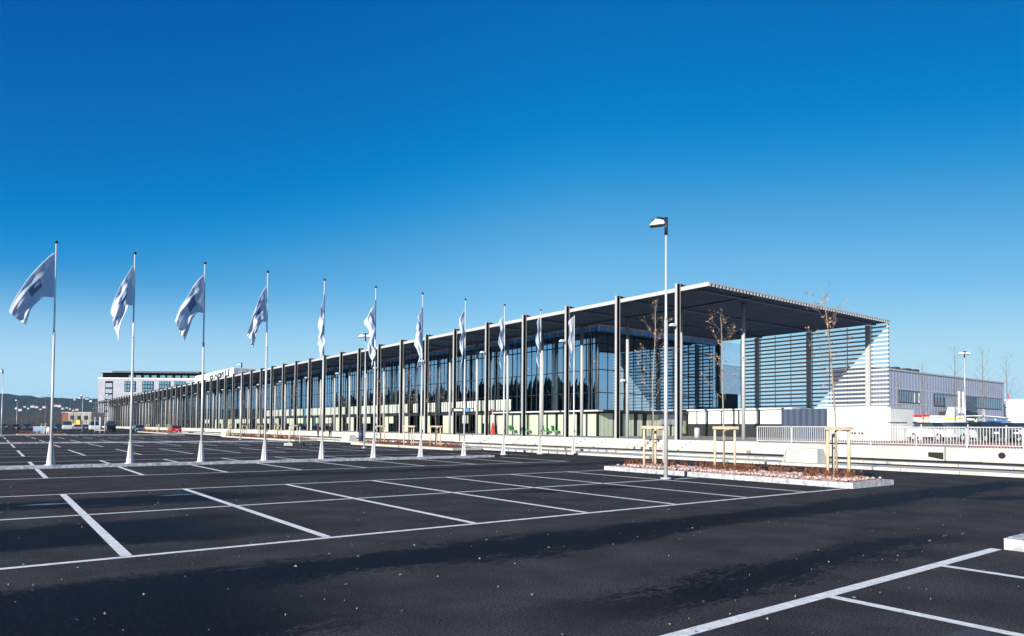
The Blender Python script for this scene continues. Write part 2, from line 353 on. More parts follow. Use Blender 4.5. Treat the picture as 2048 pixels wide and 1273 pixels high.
rows = [(34.6, 29.85, 0), (40.2, 0, 1), (45.0, 0, 2), (49.6, 0, 1), (55.4, 0, 1), (60.2, 0, 2), (64.9, 0, 1), (70.6, 0, 1), (75.4, 0, 2), (80.2, 0, 1),
        (86.0, 0, 1), (90.8, 0, 2), (95.5, 0, 1), (101.3, 0, 1), (106.0, 0, 2), (110.8, 0, 1), (117, 0, 1), (122, 0, 2), (127, 0, 1)]
for y, _, _ in rows: line(-70, y, 24.2 if y < 85 else 22.0, y, 0.12)
segs = [(29.9, 34.5), (40.3, 44.9), (45.1, 49.5), (55.5, 60.1), (60.3, 64.8), (70.7, 75.3), (75.5, 80.1), (86.1, 90.7), (90.9, 95.4), (101.4, 105.9), (106.1, 110.7), (117.1, 121.9), (122.1, 126.9)]
for y0, y1 in segs:
    for k in range(-28, 10 if y0 < 85 else 9): line(BX+BW*k, y0, BX+BW*k, y1, 0.125)
struct(mk, 'parking_markings', M_paint)
kb = MB()
# kerb strip carrying the flagpoles, with rough granite setts
for k in range(-34, 21):
    kb.box(k, k+0.985, 29.18, 29.40, -0.05, 0.105+random.uniform(-.006, .006)); kb.box(k, k+0.985, 29.52, 29.74, -0.05, 0.105+random.uniform(-.006, .006))
kb.box(-34, 21, 29.405, 29.515, -0.05, 0.098)
for y in (66.5, 112.5):
    kb.box(-70, 23.5, y, y+0.5, -0.05, 0.10)
struct(kb, 'flagpole_kerb', M_kerb)
cp = MB()     # two pale raised walkways along the road in front of the steps
def strip(x0, x1, y0, y1, z=0.12, step=2.0):
    y = y0
    while y < y1-0.01:
        e = min(y+step, y1); cp.box(x0, x1, y, e-0.02, -0.05, z+random.uniform(-.004, .004)); y = e
strip(31.9, 33.4, 17.5, 62, 0.12); strip(33.0, 33.8, -30, 17.5, 0.11); strip(27.0, 29.0, 24.0, 48, 0.12); strip(27.6, 29.3, -30, 24.0, 0.12)
strip(31.8, 33.4, 62, 200, 0.12, 4); strip(27.2, 28.4, 56, 160, 0.12, 4);
struct(cp, 'walkway_kerb', M_conc)

# planting islands: kerb stones (structure), bed and shrubs (stuff)
def island(x0, x1, y0, y1, bedm, far=False):
    k = MB(); t = 0.16; h = 0.15
    y = y0
    while y < y1-0.05:
        e = min(y+1.0, y1)
        for xa, xb in ((x0, x0+t), (x1-t, x1)): k.box(xa, xb, y+0.004, e-0.004, -0.05, h+random.uniform(-.004, .004))
        y = e
    x = x0+t+0.004
    while x < x1-t-0.05:
        e = min(x+1.0, x1-t-0.004)
        for ya, yb in ((y0+.004, y0+t), (y1-t, y1-.004)): k.box(x, e-0.008, ya, yb, -0.05, h+random.uniform(-.004, .004))
        x = e
    struct(k, 'planting_island_kerb', M_kerb if not far else M_conc)
    b = MB(); nx, ny = max(4, int((x1-x0)*5)), max(4, int((y1-y0)*(5 if not far else 1.5)))
    pts = {}
    for i in range(nx+1):
        for j in range(ny+1):
            X = x0+t+.005+(x1-x0-2*t-.01)*i/nx; Y = y0+t+.005+(y1-y0-2*t-.01)*j/ny
            e = min(i, nx-i, j, ny-j); z = 0.125+min(e, 3)*0.03+ noise.noise((X*2, Y*2, 3))*0.03*(e > 0)
            pts[i, j] = len(b.v); b.v.append((X, Y, z))
    for i in range(nx):
        for j in range(ny): b.face((pts[i, j], pts[i+1, j], pts[i+1, j+1], pts[i, j+1]), 0, True)
    tag(b.build('gravel_bed' if not far else 'mulch_bed', bedm), kind='stuff')
def shrubs(x0, x1, y0, y1, n, h, name='low_shrubs'):
    b = MB()
    for _ in range(n):
        X, Y = random.uniform(x0, x1), random.uniform(y0, y1)
        if noise.noise((X*0.9, Y*0.9, 0)) < -0.12: continue
        for _ in range(7):
            a = random.uniform(0, 2*pi); l = h*random.uniform(.4, 1.0); t = random.uniform(.15, .9)
            p = Vector((X+random.uniform(-.06, .06), Y+random.uniform(-.06, .06), 0.16)); q = p+Vector((cos(a)*t*l*.7, sin(a)*t*l*.7, l))
            b.tube([p, q], [.006, .003], 3, 0, False)
            for _ in range(3):
                c = p.lerp(q, random.uniform(.4, 1)); s_ = random.uniform(.02, .045)*(h/.35)
                d1 = Vector((random.uniform(-1, 1), random.uniform(-1, 1), random.uniform(-.6, .6))).normalized()*s_
                d2 = d1.cross(Vector((random.uniform(-1, 1), random.uniform(-1, 1), 1))).normalized()*s_*.7
                b.quad(c-d1, c+d2, c+d1, c-d2)
    tag(b.build(name, M_shrub), kind='stuff')
island(18.3, 20.65, 9.15, 18.45, M_bed); shrubs(18.9, 20.4, 9.5, 18.2, 210, .3)
def rubble(x0, x1, y0, y1, n, z, name, mm):
    b = MB()
    for _ in range(n):
        X, Y = random.uniform(x0, x1), random.uniform(y0, y1); s_ = random.uniform(.02, .06)
        b.ball((X, Y, z), s_*random.uniform(.8, 1.5), s_, s_*.7, 6)
    tag(b.build(name, mm), kind='stuff')
rubble(18.5, 20.4, 9.4, 18.2, 900, .2, 'bed_stones', mat('pale_stone', (0.58, 0.42, 0.36), 0.9, var=0.5, vscale=9))
island(24.5, 26.8, 38.8, 55.0, M_mulch, True); shrubs(24.8, 26.5, 39.2, 54.6, 220, .35)
island(24.3, 26.6, 68.0, 95.0, M_mulch, True); shrubs(24.6, 26.3, 68.4, 94.6, 260, .4)
island(24.0, 26.2, 128.0, 160.0, M_mulch, True); shrubs(24.2, 26.0, 128.4, 159.6, 160, .5)
island(3.0, 8.6, 112.6, 118.0, M_mulch, True); shrubs(3.3, 8.2, 113.0, 117.6, 60, .5)
island(10.75, 13.1, -4.0, 3.38, M_bed)

lv = MB()      # scattered fallen leaves
for _ in range(900):
    d = random.uniform(4.5, 34); x = random.uniform(-60, 2100); X, Y = at(x, d)
    if X > 26 or (18.2 < X < 20.7 and 9 < Y < 18.5): continue
    s_ = random.choice((.006, .007, .009, .011, .015, .022)); a = random.uniform(0, 6.28); t = random.uniform(-.02, .03)
    c, sn = cos(a)*s_, sin(a)*s_
    lv.quad((X-c, Y-sn, .008), (X+sn*.6, Y-c*.6, .014+abs(t)*.5), (X+c, Y+sn, .010), (X-sn*.6, Y+c*.6, .018))
tag(lv.build('fallen_leaves', M_leaf2), kind='stuff')

# ------------------------------------------------------------------ terrace, steps, retaining wall
ZT = 0.73; YC = 30.56
te = MB(); te.box(40.06, 400, -200, 450, -0.5, ZT-0.002)
struct(te, 'plaza', M_plaza)
ste = MB()
for i in range(4):
    x0 = 38.72+0.45*i; z = 0.1825*(i+1)
    y = 26.2
    while y < 60.9:
        e = min(y+3.06, 61.0); ste.box(x0, 40.05 if i == 3 else x0+0.449, y, e-0.012, -0.2, z); y = e
struct(ste, 'terrace_steps', M_conc)
tw = MB(); y = 61.0
while y < 394:
    tw.box(39.5, 40.05, y, y+5.96, -0.2, ZT); y += 5.98
struct(tw, 'terrace_edge_wall', M_conc)
hf = MB()     # narrow half-height treads set into the seat steps
for yb in (31.6, 40.1, 42.6, 49.0, 56.0):
    for i in range(4):
        hf.box(38.72+0.45*i-0.22, 38.72+0.45*i-0.002, yb, yb+1.6, -0.1, 0.1825*(i+1)-0.09)
struct(hf, 'access_steps', M_conc2)
rw = thing('retaining_wall', 'long low pale concrete retaining wall under the picket fence', 'wall', (39.2, 15, 0))
b = MB(); b.box(39.2, 40.04, 14.9, 26.18, -.2, .70); b.build('wall_panel', M_conc, rw)
b = MB(); b.box(39.42, 40.04, 13.2, 14.88, -.2, .69); b.build('wall_panel', M_conc2, rw)
b = MB(); b.box(39.2, 40.04, -12, 13.18, -.2, .70); b.build('wall_panel', M_conc, rw)
b = MB(); b.tube([(39.19, 12.35, .36), (39.22, 12.35, .36)], .16, 16); b.build('pipe_outlet', M_black, rw)
b = MB(); b.prism([(14.93, .05), (15.65, .18), (15.65, .42), (14.93, .42)], 39.19, 39.23, 'x'); b.build('drain_slot', M_black, rw)

def wedge(y, x, w, h, label):
    b = MB(); b.hexa([(x, y-w, -.05), (x+1.0, y-w, -.05), (x+1.0, y+w, -.05), (x, y+w, -.05), (x+.25, y-w*.86, h), (x+.75, y-w*.86, h), (x+.75, y+w*.86, h), (x+.25, y+w*.86, h)])
    o = b.build('concrete_block', M_conc, None, off=(x+.5, y, 0)); tag(o, label, 'concrete block', 'concrete blocks beside the road'); return o
wedge(16.6, 28.4, .85, .72, 'large tapered pale concrete block standing just behind the planting island')
wedge(62.6, 27.2, 1.0, .72, 'tapered white concrete block on the kerb left of the navy litter bin')
wedge(102.0, 26.2, 1.3, .8, 'small distant white concrete block on the kerb behind the third flagpole')

# ------------------------------------------------------------------ picket fence
fn = thing('picket_fence', 'white steel picket fence along the top of the concrete retaining wall', 'fence', (39.6, 10, .72))
y0, y1 = -11, 26.0
b = MB(); b.box(39.56, 39.63, y0, y1, 1.70, 1.75); b.build('top_rail', M_fence, fn)
b = MB(); b.box(39.57, 39.62, y0, y1, .80, .84); b.build('bottom_rail', M_fence, fn)
n = int((y1-y0)/0.135)
pk = MB()
vis = []
for i in range(n):
    y = y1-0.06-i*0.135
    b = MB() if i < 100 else pk
    b.box(39.58, 39.612, y-0.015, y+0.015, .842, 1.698)
    if i < 100: b.build('picket', M_fence, fn)
o = pk.build('picket_run', M_fence, fn); o['kind'] = 'stuff'
for i in range(16):
    y = y1-.02-i*2.4; b = MB(); b.box(39.56, 39.63, y-.03, y+.03, .66, 1.76); b.build('fence_post', M_fence, fn)

# ------------------------------------------------------------------ exhibition hall
XC, Y0, SP = 40.38, 33.11, 6.127
HZ, RT, RB = 12.29, 12.0, 11.76
NC = 59; YE = Y0+SP*(NC-1)+2.5
GX, GY = 47.6, 48.8
hall = thing('exhibition_hall', 'long glass exhibition hall with a flat canopy roof on a row of slim white columns', 'building', (XC, Y0, ZT))
# outer columns: I sections
def ibeam(mb, x, y, z0, z1, d=0.40, w=0.20, t=0.045):
    mb.box(x-d/2, x-d/2+t, y-w/2, y+w/2, z0, z1); mb.box(x+d/2-t, x+d/2, y-w/2, y+w/2, z0, z1); mb.box(x-d/2+t+.001, x+d/2-t-.001, y-w*.42, y+w*.42, z0, z1-.01, 1)
cm = MB(); ibeam(cm, 0, 0, 0, HZ-ZT-0.05); cm.box(-.21, .21, -.11, .11, HZ-ZT-.049, HZ-ZT-.02)
c0 = cm.build('column', [M_col, M_slot], hall, local=True)
bmr = MB(); bmr.hexa([(-.20, -.05, .0), (1.7, -.05, .0), (1.7, .05, .0), (-.20, .05, .0), (-.20, -.05, .29), (1.7, -.05, .06), (1.7, .05, .06), (-.20, .05, .29)])
br = bmr.build('roof_bracket', M_dark, c0, local=True); br.location = (.22+.2, 0, RT-ZT+.005)
lm = MB(); lm.tube([(-.22, 0, 8.35), (-.45, 0, 8.40)], .03, 6); lm.hexa([(-.85, -.15, 8.33), (-.40, -.15, 8.33), (-.40, .15, 8.33), (-.85, .15, 8.33), (-.70, -.12, 8.52), (-.45, -.12, 8.55), (-.45, .12, 8.55), (-.70, .12, 8.52)])
lampc = lm.build('spotlight', M_white, c0, local=True)
for i in range(NC):
    c = c0 if i == 0 else c0.copy()
    if i: 
        COL.objects.link(c); c.parent = hall
        k = br.copy(); COL.objects.link(k); k.parent = c
        if i % 2 == 0: k = lampc.copy(); COL.objects.link(k); k.parent = c
    c.location = (0, SP*i, 0)
# inner columns
XI, YI = 46.6, 31.75
im = MB(); im.tube([(0, 0, 0), (0, 0, RB-ZT-.01)], .15, 12); ic0 = im.build('inner_column', M_col, hall, local=True)
il = MB(); il.tube([(-.17, 0, 5.1), (-.45, 0, 5.15)], .03, 6); il.hexa([(-.85, -.15, 5.08), (-.40, -.15, 5.08), (-.40, .15, 5.08), (-.85, .15, 5.08), (-.70, -.12, 5.27), (-.45, -.12, 5.30), (-.45, .12, 5.30), (-.70, .12, 5.27)])
ilo = il.build('spotlight', M_white, ic0, local=True)
ilo_needed = 2
for i in range(NC):
    c = ic0 if i == 0 else ic0.copy()
    if i: COL.objects.link(c); c.parent = hall
    c.location = (XI-XC, YI-Y0+SP*i, 0) if i else (48.35-XC, 32.98-Y0, 0)
    if i == ilo_needed: ilo.parent = c
# roof: corrugated deck under a thin membrane, white edge fascia
RX0, RX1 = 40.62, 68.4
dk = MB(); P = 0.42; x = RX0+.07; prof = []
while x < RX1-P:
    prof += [(x, RB), (x+P*.42, RB), (x+P*.5, RB+.16), (x+P*.92, RB+.16)]; x += P
prof += [(x, RB)]
k = len(dk.v)
for X, Z in prof: dk.v += [(X, YC, Z), (X, YE, Z)]
for i in range(len(prof)-1): dk.face((k+2*i, k+2*i+1, k+2*i+3, k+2*i+2))
dk.build('roof_deck', M_deck, hall)
b = MB(); b.box(RX0+.065, RX1, YC+.02, YE, RB+.165, RT); b.build('roof_slab', M_roof, hall)
b = MB(); b.box(RX0, RX0+.06, YC-.03, YE+.03, RB-.02, RT+.03); b.build('roof_fascia', M_fascia, hall)
b = MB(); x = RX0+.07
b.box(RX0+.062, RX1+.02, YC-.05, YC+.015, RB+.16, RT+.03)
while x < RX1-P: b.box(x+.005, x+P*.46, YC-.05, YC+.015, RB-.03, RB+.159); x += P
b.build('roof_edge_trim', M_fascia, hall)
bm_ = MB()
for i in range(0, NC, 1): bm_.box(RX0+.5, RX1-.5, YI+SP*i-.12, YI+SP*i+.12, RB-.14, RB-.03)
bm_.box(XI-.12, XI+.12, YC+.4, YE, RB-.12, RB-.035)
bm_.build('roof_beam', M_deck, hall)
# long glazed facade ------------------------------------------------------
ye = YE-3
def sill_part(name, m_, x0, x1, ya, yb, z0, z1): b = MB(); b.box(x0, x1, ya, yb, z0, z1); return b.build(name, m_, hall)
gl = MB(); gl.box(GX, GX+.03, GY+.05, ye, 3.36, 11.02)
y = GY
while y < ye:
    gl.box(GX-.06, GX-.002, y-.016, y+.016, 3.36, 11.04, 1); y += SP/7
lg = gl.build('upper_glazing', [M_glass, M_dark], hall)
tr = MB()
for z, h in ((9.9, .05), (7.3, .04), (5.05, .035)): tr.box(GX-.075, GX-.061, GY, ye, z-h, z+h)
tr.build('transom', M_dark, lg)
b = MB(); b.box(GX, GX+.05, GY+.06, ye, 11.08, 11.58); y = GY
while y < ye: b.box(GX-.05, GX-.002, y-.025, y+.025, 11.08, 11.58, 1); y += SP/5
b.build('clerestory', [M_blueband, M_white], hall)
sill_part('hall_fascia', M_fascia, GX-.3, GX+.3, GY-.3, ye, 11.60, 11.73)
sill_part('upper_rail', M_dark, GX-.08, GX+.1, GY, ye, 11.03, 11.07)
sill_part('entrance_canopy', M_lilacp, GX-.75, GX-.10, GY-.75, 66.0, 3.16, 3.30)
sill_part('sill_beam', M_dark, GX-.09, GX+.1, GY, ye, 3.05, 3.35)
# ground floor: cream panels with dark doorways, one set a bay
gg = MB(); gg.box(GX+.02, GX+.05, GY+.05, ye, ZT, 3.04); y = GY
while y < ye: gg.box(GX-.05, GX+.015, y-.03, y+.03, ZT, 3.04, 1); y += SP/4
gg.build('ground_glazing', [M_clear, M_dark], hall)
rg = random.Random(3)
for i in range(26):
    ya = GY+SP*i
    if ya > 205: break
    if i < 3: ops = [(0.05, .42), (.50, .78), (.82, .98)]
    else: ops = [(0.03, .24), (.27, .49), (.76, .98)] if rg.random() < .6 else [(0.28, .49), (.52, .74)]
    for a, c in ops:
        full = (i < 3) or rg.random() < .5
        z0 = ZT+.02 if full else 2.0
        sill_part('curtain_panel', M_cream, GX-.03, GX-.006, ya+SP*a, ya+SP*c, z0, 3.0)
sp_ = 61.4
while sp_ < 150:
    for q in range(4):
        if (int(sp_*10)+q) % 5 == 4: continue
        b = MB()
        for s_ in range(3): b.box(GX-.10, GX-.085, sp_+.06+q*1.53+.5*s_, sp_+.38+q*1.53+.5*s_, 3.5, 4.75)
        b.build('pale_spandrel', M_cream2, hall)
    sp_ += SP
# balustrade and inner structure seen through the glass
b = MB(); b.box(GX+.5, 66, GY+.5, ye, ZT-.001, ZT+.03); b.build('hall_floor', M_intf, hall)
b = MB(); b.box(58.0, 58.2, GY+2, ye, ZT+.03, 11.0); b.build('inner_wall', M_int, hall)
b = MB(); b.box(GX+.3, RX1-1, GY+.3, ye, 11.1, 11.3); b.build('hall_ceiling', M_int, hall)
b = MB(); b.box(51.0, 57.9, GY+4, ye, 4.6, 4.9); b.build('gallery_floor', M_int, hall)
b = MB(); b.box(50.95, 51.0, GY+4, 140, 5.75, 5.82); b.box(50.9, 50.98, GY+4, 140, 4.55, 4.92); b.build('gallery_rail', M_whitep, hall)
b = MB(); b.beam((49.0, 61.0, 3.4), (49.0, 66.8, 10.6), .14, .14); b.build('cross_brace', M_whitep, hall)
b = MB(); b.beam((49.2, 66.8, 3.4), (49.2, 61.0, 10.6), .14, .14); b.build('cross_brace', M_whitep, hall)
b = MB()
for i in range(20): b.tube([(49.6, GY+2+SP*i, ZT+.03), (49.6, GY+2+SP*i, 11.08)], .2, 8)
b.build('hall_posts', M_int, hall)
# end facade --------------------------------------------------------------
EX = 66.6
b = MB(); b.box(GX+.05, EX, GY, GY+.03, 3.36, 11.02); x = GX
while x < EX+.1: b.box(x-.022, x+.022, GY-.06, GY-.002, 3.36, 11.04, 1); x += 1.25
eg = b.build('end_glazing', [M_glass, M_dark], hall)
b = MB()
for z in (9.9, 7.3, 5.05): b.box(GX, EX, GY-.075, GY-.061, z-.04, z+.04)
b.build('transom', M_dark, eg)
b = MB(); b.box(GX+.06, EX, GY, GY+.05, 11.08, 11.58); x = GX
while x < EX: b.box(x-.025, x+.025, GY-.05, GY-.002, 11.08, 11.58, 1); x += 1.25
b.build('clerestory', [M_blueband, M_white], hall)
sill_part('hall_fascia', M_fascia, GX+.31, 66.9, GY-.3, GY+.3, 11.60, 11.73)
sill_part('upper_rail', M_dark, GX+.11, EX, GY-.08, GY+.1, 11.03, 11.07)
sill_part('entrance_canopy', M_dark, GX-.09, 66.0, GY-.75, GY-.10, 3.16, 3.34)
sill_part('sill_beam', M_dark, GX+.11, EX, GY-.09, GY+.1, 3.05, 3.35)
for a, c in ((47.75, 49.6), (49.8, 50.6), (51.0, 52.6), (53.2, 53.9), (54.6, 55.3), (55.6, 57.0), (57.4, 58.2), (58.6, 60.1), (60.4, 61.6)):
    sill_part('curtain_panel', M_creamx, a, c, GY-.02, GY+.02, ZT+.02, 3.0)
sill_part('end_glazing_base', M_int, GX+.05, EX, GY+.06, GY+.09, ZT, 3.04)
sill_part('end_panel', M_endp, EX+.02, 70.6, GY-.4, GY-.1, 8.9, 11.55)
sill_part('end_panel', M_endp2, EX+.02, 70.6, GY-.4, GY-.1, 5.6, 8.88)
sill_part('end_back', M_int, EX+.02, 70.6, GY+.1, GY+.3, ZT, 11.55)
# louvre wall -------------------------------------------------------------
LX = 68.2
for yl0, yl1 in ((30.6, 32.25), (32.75, 38.35), (38.85, 44.45), (44.95, 46.9)):
    b = MB(); z = 3.95
    for i in range(19):
        b.hexa([(LX-.03, yl0, z), (LX+.05, yl0, z+.02), (LX+.05, yl1, z+.02), (LX-.03, yl1, z), (LX-.03, yl0, z+.175), (LX+.05, yl0, z+.16), (LX+.05, yl1, z+.16), (LX-.03, yl1, z+.175)])
        z += .412
    lp = b.build('louvre_panel', M_slat, hall)
    b = MB()
    nb = max(2, int((yl1-yl0)/1.8)+1)
    for i in range(nb): yy = yl0+.04+(yl1-yl0-.08)*i/(nb-1); b.box(LX+.055, LX+.09, yy-.03, yy+.03, 3.9, 11.74)
    b.build('louvre_frame', M_dark, lp)
for yy in (32.5, 38.6, 44.7):
    b = MB(); b.box(LX-.25, LX+.05, yy-.21, yy+.21, ZT, RB-.05); b.build('rear_column', M_col, hall)
# rear low block under the louvres
KX = 60.6
sill_part('rear_base', M_dark, KX-.05, KX+3, 36.0, 48.2, ZT, 2.0)
sill_part('rear_ledge', M_lilacp, KX-.25, KX+3.2, 35.9, 48.25, 3.45, 3.6)
for ya, yb in ((37.1, 39.35), (39.6, 41.7), (41.95, 43.8), (44.0, 45.5), (45.7, 46.9), (47.1, 48.1)):
    sill_part('white_panel', M_whitep, KX-.12, KX-.01, ya, yb, 2.06, 3.36)
sill_part('rear_frame', M_dark, KX+.01, KX+.2, 36.0, 48.2, 2.01, 3.44)
sill_part('rear_low_ledge', M_lilacp, LX-.2, LX+.3, 30.7, 48.2, 3.66, 3.85)
sill_part('end_low_panel', M_lilac, 56.5, 60.0, GY-.15, GY-.10, 1.95, 3.0)
# navy plant box and white cabin under the canopy edge
nb_ = MB(); nb_.box(59.2, 62, 31.6, 36.3, ZT, 3.42); nb_.box(59.15, 62.05, 34.3, 34.4, ZT, 3.46)
tag(nb_.build('plant_container', M_navy, None, off=(60.6, 34, ZT)), 'dark blue corrugated container under the canopy beside the white cabin', 'container')
wc = thing('site_cabin', 'plain white cabin with a row of small vents behind the picket fence', 'cabin', (55, 27, ZT))
b = MB(); b.box(55, 59, 24.6, 29.6, ZT, 3.25); b.build('wall', M_whitep, wc)
b = MB(); b.box(54.95, 59.05, 24.55, 29.65, 3.251, 3.33); b.build('roof', M_fascia, wc)
for i in range(5): b = MB(); b.box(54.96, 54.995, 27.75-i*.28, 27.93-i*.28, 1.18, 1.36); b.build('vent', M_dark, wc)
# roof top sign box
rb = thing('rooftop_sign_box', 'white box on the hall roof carrying dark blue letters', 'sign', (60, 247, RT))
b = MB(); b.box(60, 66.6, 222.6, 272.8, RT+.01, 19.45); b.build('sign_wall', M_whitep, rb)
b = MB(); b.box(60.1, 66.7, 222.5, 222.58, RT+.01, 19.3); b.build('side_cladding', striped('ribbed_side', (.36, .38, .46), (.26, .28, .36), 'X', 1.6), rb)
def stroke(parent, pts, w):
    b = MB()
    for a, c in zip(pts[:-1], pts[1:]):
        b.beam((59.9, a[0], a[1]), (59.9, c[0], c[1]), .18, w)
    b.build('letter', M_letter, parent)
def ltr(pl, y0, z0, w, h, wd=.45):     # y runs right to left as seen from the car park
    for P_ in pl: stroke(rb, [(y0-p[0]*w, z0+p[1]*h) for p in P_], wd)
LZ = 15.9
ltr([[(0, 0), (0, 1), (.75, 1), (.75, .55), (.1, .5), (.8, 0)]], 250.2, LZ, 4.2, 2.3)
ltr([[(0, .5), (.3, 1), (.8, .8), (.9, .4), (.5, 0), (.1, .3), (0, .5)]], 244.6, LZ+.1, 3.6, 2.3)
ltr([[(0, 0), (0, 1), (.9, 1)], [(0, .55), (.7, .5), (.9, .95)]], 240.0, LZ+.1, 3.4, 2.4)
ltr([[(0, .5), (.4, 1), (.9, 1), (.9, .1), (.3, .1), (0, .5)]], 236.4, LZ+.2, 3.0, 2.4)
ltr([[(0, 1), (.35, 0), (.8, 0), (1, 1.05)]], 231.4, LZ+.1, 4.6, 3.1, .6)

# ------------------------------------------------------------------ flagpoles and flags
def make_pole():
    t = thing('flagpole', '', 'flagpole')
    b = MB(); b.tube([(0, 0, .02), (0, 0, 4.75)], [.043, .040], 14); b.build('lower_pole', M_pole, t, local=True)
    b = MB(); b.tube([(0, 0, 4.75), (0, 0, 4.82), (0, 0, 7.93)], [.040, .030, .024], 14); b.build('upper_pole', M_pole, t, local=True)
    b = MB(); b.ball((0, 0, 7.985), .062, .062, .055, 12); b.build('finial', M_dark, t, local=True)
    for a in (0.5, 2.6, 4.7):
        c, s_ = cos(a), sin(a); b = MB(); n_ = Vector((-s_, c, 0))*.008; d = Vector((c, s_, 0))
        p = [d*.05+Vector((0, 0, .0)), d*.165, d*.15+Vector((0, 0, .08)), d*.06+Vector((0, 0, .88)), d*.05+Vector((0, 0, .85))]
        k = len(b.v); b.v += [tuple(q-n_) for q in p]+[tuple(q+n_) for q in p]; nn = len(p)
        b.face(range(k, k+nn)); b.face(range(k+2*nn-1, k+nn-1, -1))
        for i in range(nn): b.face((k+i, k+nn+i, k+nn+(i+1) % nn, k+(i+1) % nn))
        b.build('base_fin', M_pole, t, local=True)
    b = MB(); b.tube([(0, 0, -.001), (0, 0, .03)], .2, 12); b.build('base_plate', M_steel, t, local=True)
    b = MB(); b.box(.06, .09, -.02, .02, 1.2, 1.32); b.build('cleat', M_dark, t, local=True)
    return t
pole0 = make_pole(); pole0['group'] = 'flagpoles in a row on the kerb'
FL = [  # reach, drop of top corner, tail, hoist, top offset, wave, bend, emblem, label
    (.80, 2.35, .95, 1.62, .34, .10, .15, 1, 'white flag with grey emblem blown out wide on the leftmost pole'),
    (.56, 1.9, 1.25, 1.55, .42, .16, .6, 1, 'narrow folded white flag with long ragged tail on the second pole from the left'),
    (.70, 2.05, 1.05, 1.55, .44, .20, .35, 1, 'blue and white flag with dark bands half furled on the third pole from the left'),
    (.62, 2.1, 1.0, 1.55, .55, .16, .45, 1, 'flag with black emblem and trailing tail on the fourth pole from the left'),
    (.16, 1.55, 1.35, 1.6, .60, .14, .9, 1, 'slim limp dark and white flag on the fifth pole from the left'),
    (.26, 1.10, 1.55, 1.7, .55, .22, .8, 1, 'bulging folded flag with navy emblem on the sixth pole from the left'),
    (.25, 1.15, 1.45, 1.7, .60, .16, .7, 1, 'limp white flag with blue centre on the seventh pole from the left'),
    (.22, 1.00, 1.45, 1.6, .50, .15, .8, 0, 'plain limp white flag on the eighth pole from the left'),
    (.24, 1.00, 1.30, 1.6, .55, .18, .8, 0, 'white flag pinched in the middle on the ninth pole from the left'),
    (.20, 1.00, 1.25, 1.6, .35, .16, .8, 0, 'smooth white flag hanging straight on the tenth pole from the left'),
    (.28, .90, 1.35, 1.7, .05, .16, .7, 0, 'white flag hanging from the very top of the rightmost pole'),
]
PLAB = ['tall white flagpole at the left end of the row, with the widest flag'] + ['white flagpole, %s from the left in the row of eleven' % ORD[i] for i in range(1, 10)] + ['white flagpole at the right end of the row, nearest the lamp post']
for i in range(11):
    X, Y = 1.77+2.5*i, 29.45
    p_ = pole0 if i == 0 else dup(pole0)
    p_.location = (X, Y, .098); p_['label'] = PLAB[i]
    reach, drop, tail, hoist, toff, wave, bend, emb, lab = FL[i]
    zt = 7.95-toff; nu, nv = 34, 26; b = MB(); rr = random.Random(40+i); ph = rr.uniform(0, 6)
    dl = -r0; dn = Vector((f.x, f.y, 0)).normalized()
    side = Vector((-.96, -.28+(.25 if i in (1, 3) else 0), 0)).normalized() if i < 7 else dl.normalized(); fx = 1/max(.3, side.dot(dl)); dn = Vector((-side.y, side.x, 0))
    def fp(u_, v_):
        sx = reach*(1-(1-u_)**1.25) if reach > .5 else reach*sin(min(1, u_*1.5)*pi/2)
        xt = sx; xb = sx*(0.80 if reach > 1 else .62)*min(1, .55+.6*u_) if reach > .5 else sx*.55
        zt_ = -drop*u_**1.15
        zb_ = -hoist-tail*max(0, (u_-.35)/.65)**1.6*1.1 - .05*u_
        if reach < .5: zb_ = -hoist-tail*u_**1.2
        x_ = xt*(1-v_)+xb*v_; z_ = zt_*(1-v_)+zb_*v_
        wv = wave*u_*(sin(9*v_+ph+3.0*u_)+.7*sin(15*u_-4*v_+ph*1.7)+.35*sin(27*v_+8*u_+ph))*.6
        wx = wave*.45*min(1, 2.5*u_)*sin(11*v_+ph*2+5*u_)
        return Vector((X, Y, .098+zt)) + side*(x_*fx+wx*(.9 if reach < .5 else .3)+.04) + dn*(wv*.75+bend*.25*sin(u_*pi)) + Vector((0, 0, z_))
    k = len(b.v)
    for a in range(nu+1):
        for c in range(nv+1): b.v.append(tuple(fp(a/nu, c/nv)))
    for a in range(nu):
        for c in range(nv):
            uu, vv = (a+.5)/nu, (c+.5)/nv
            mi = 1 if emb and .34 < uu < .62 and .30 < vv < .66 else 0
            b.face((k+a*(nv+1)+c, k+(a+1)*(nv+1)+c, k+(a+1)*(nv+1)+c+1, k+a*(nv+1)+c+1), mi, True)
    fo = b.build('flag', [M_flag, M_emb], None, off=(X, Y, .098+zt))
    sd_ = fo.modifiers.new('cloth_thickness', 'SOLIDIFY'); sd_.thickness = .006
    tag(fo, lab, 'flag', 'flags on the row of poles')

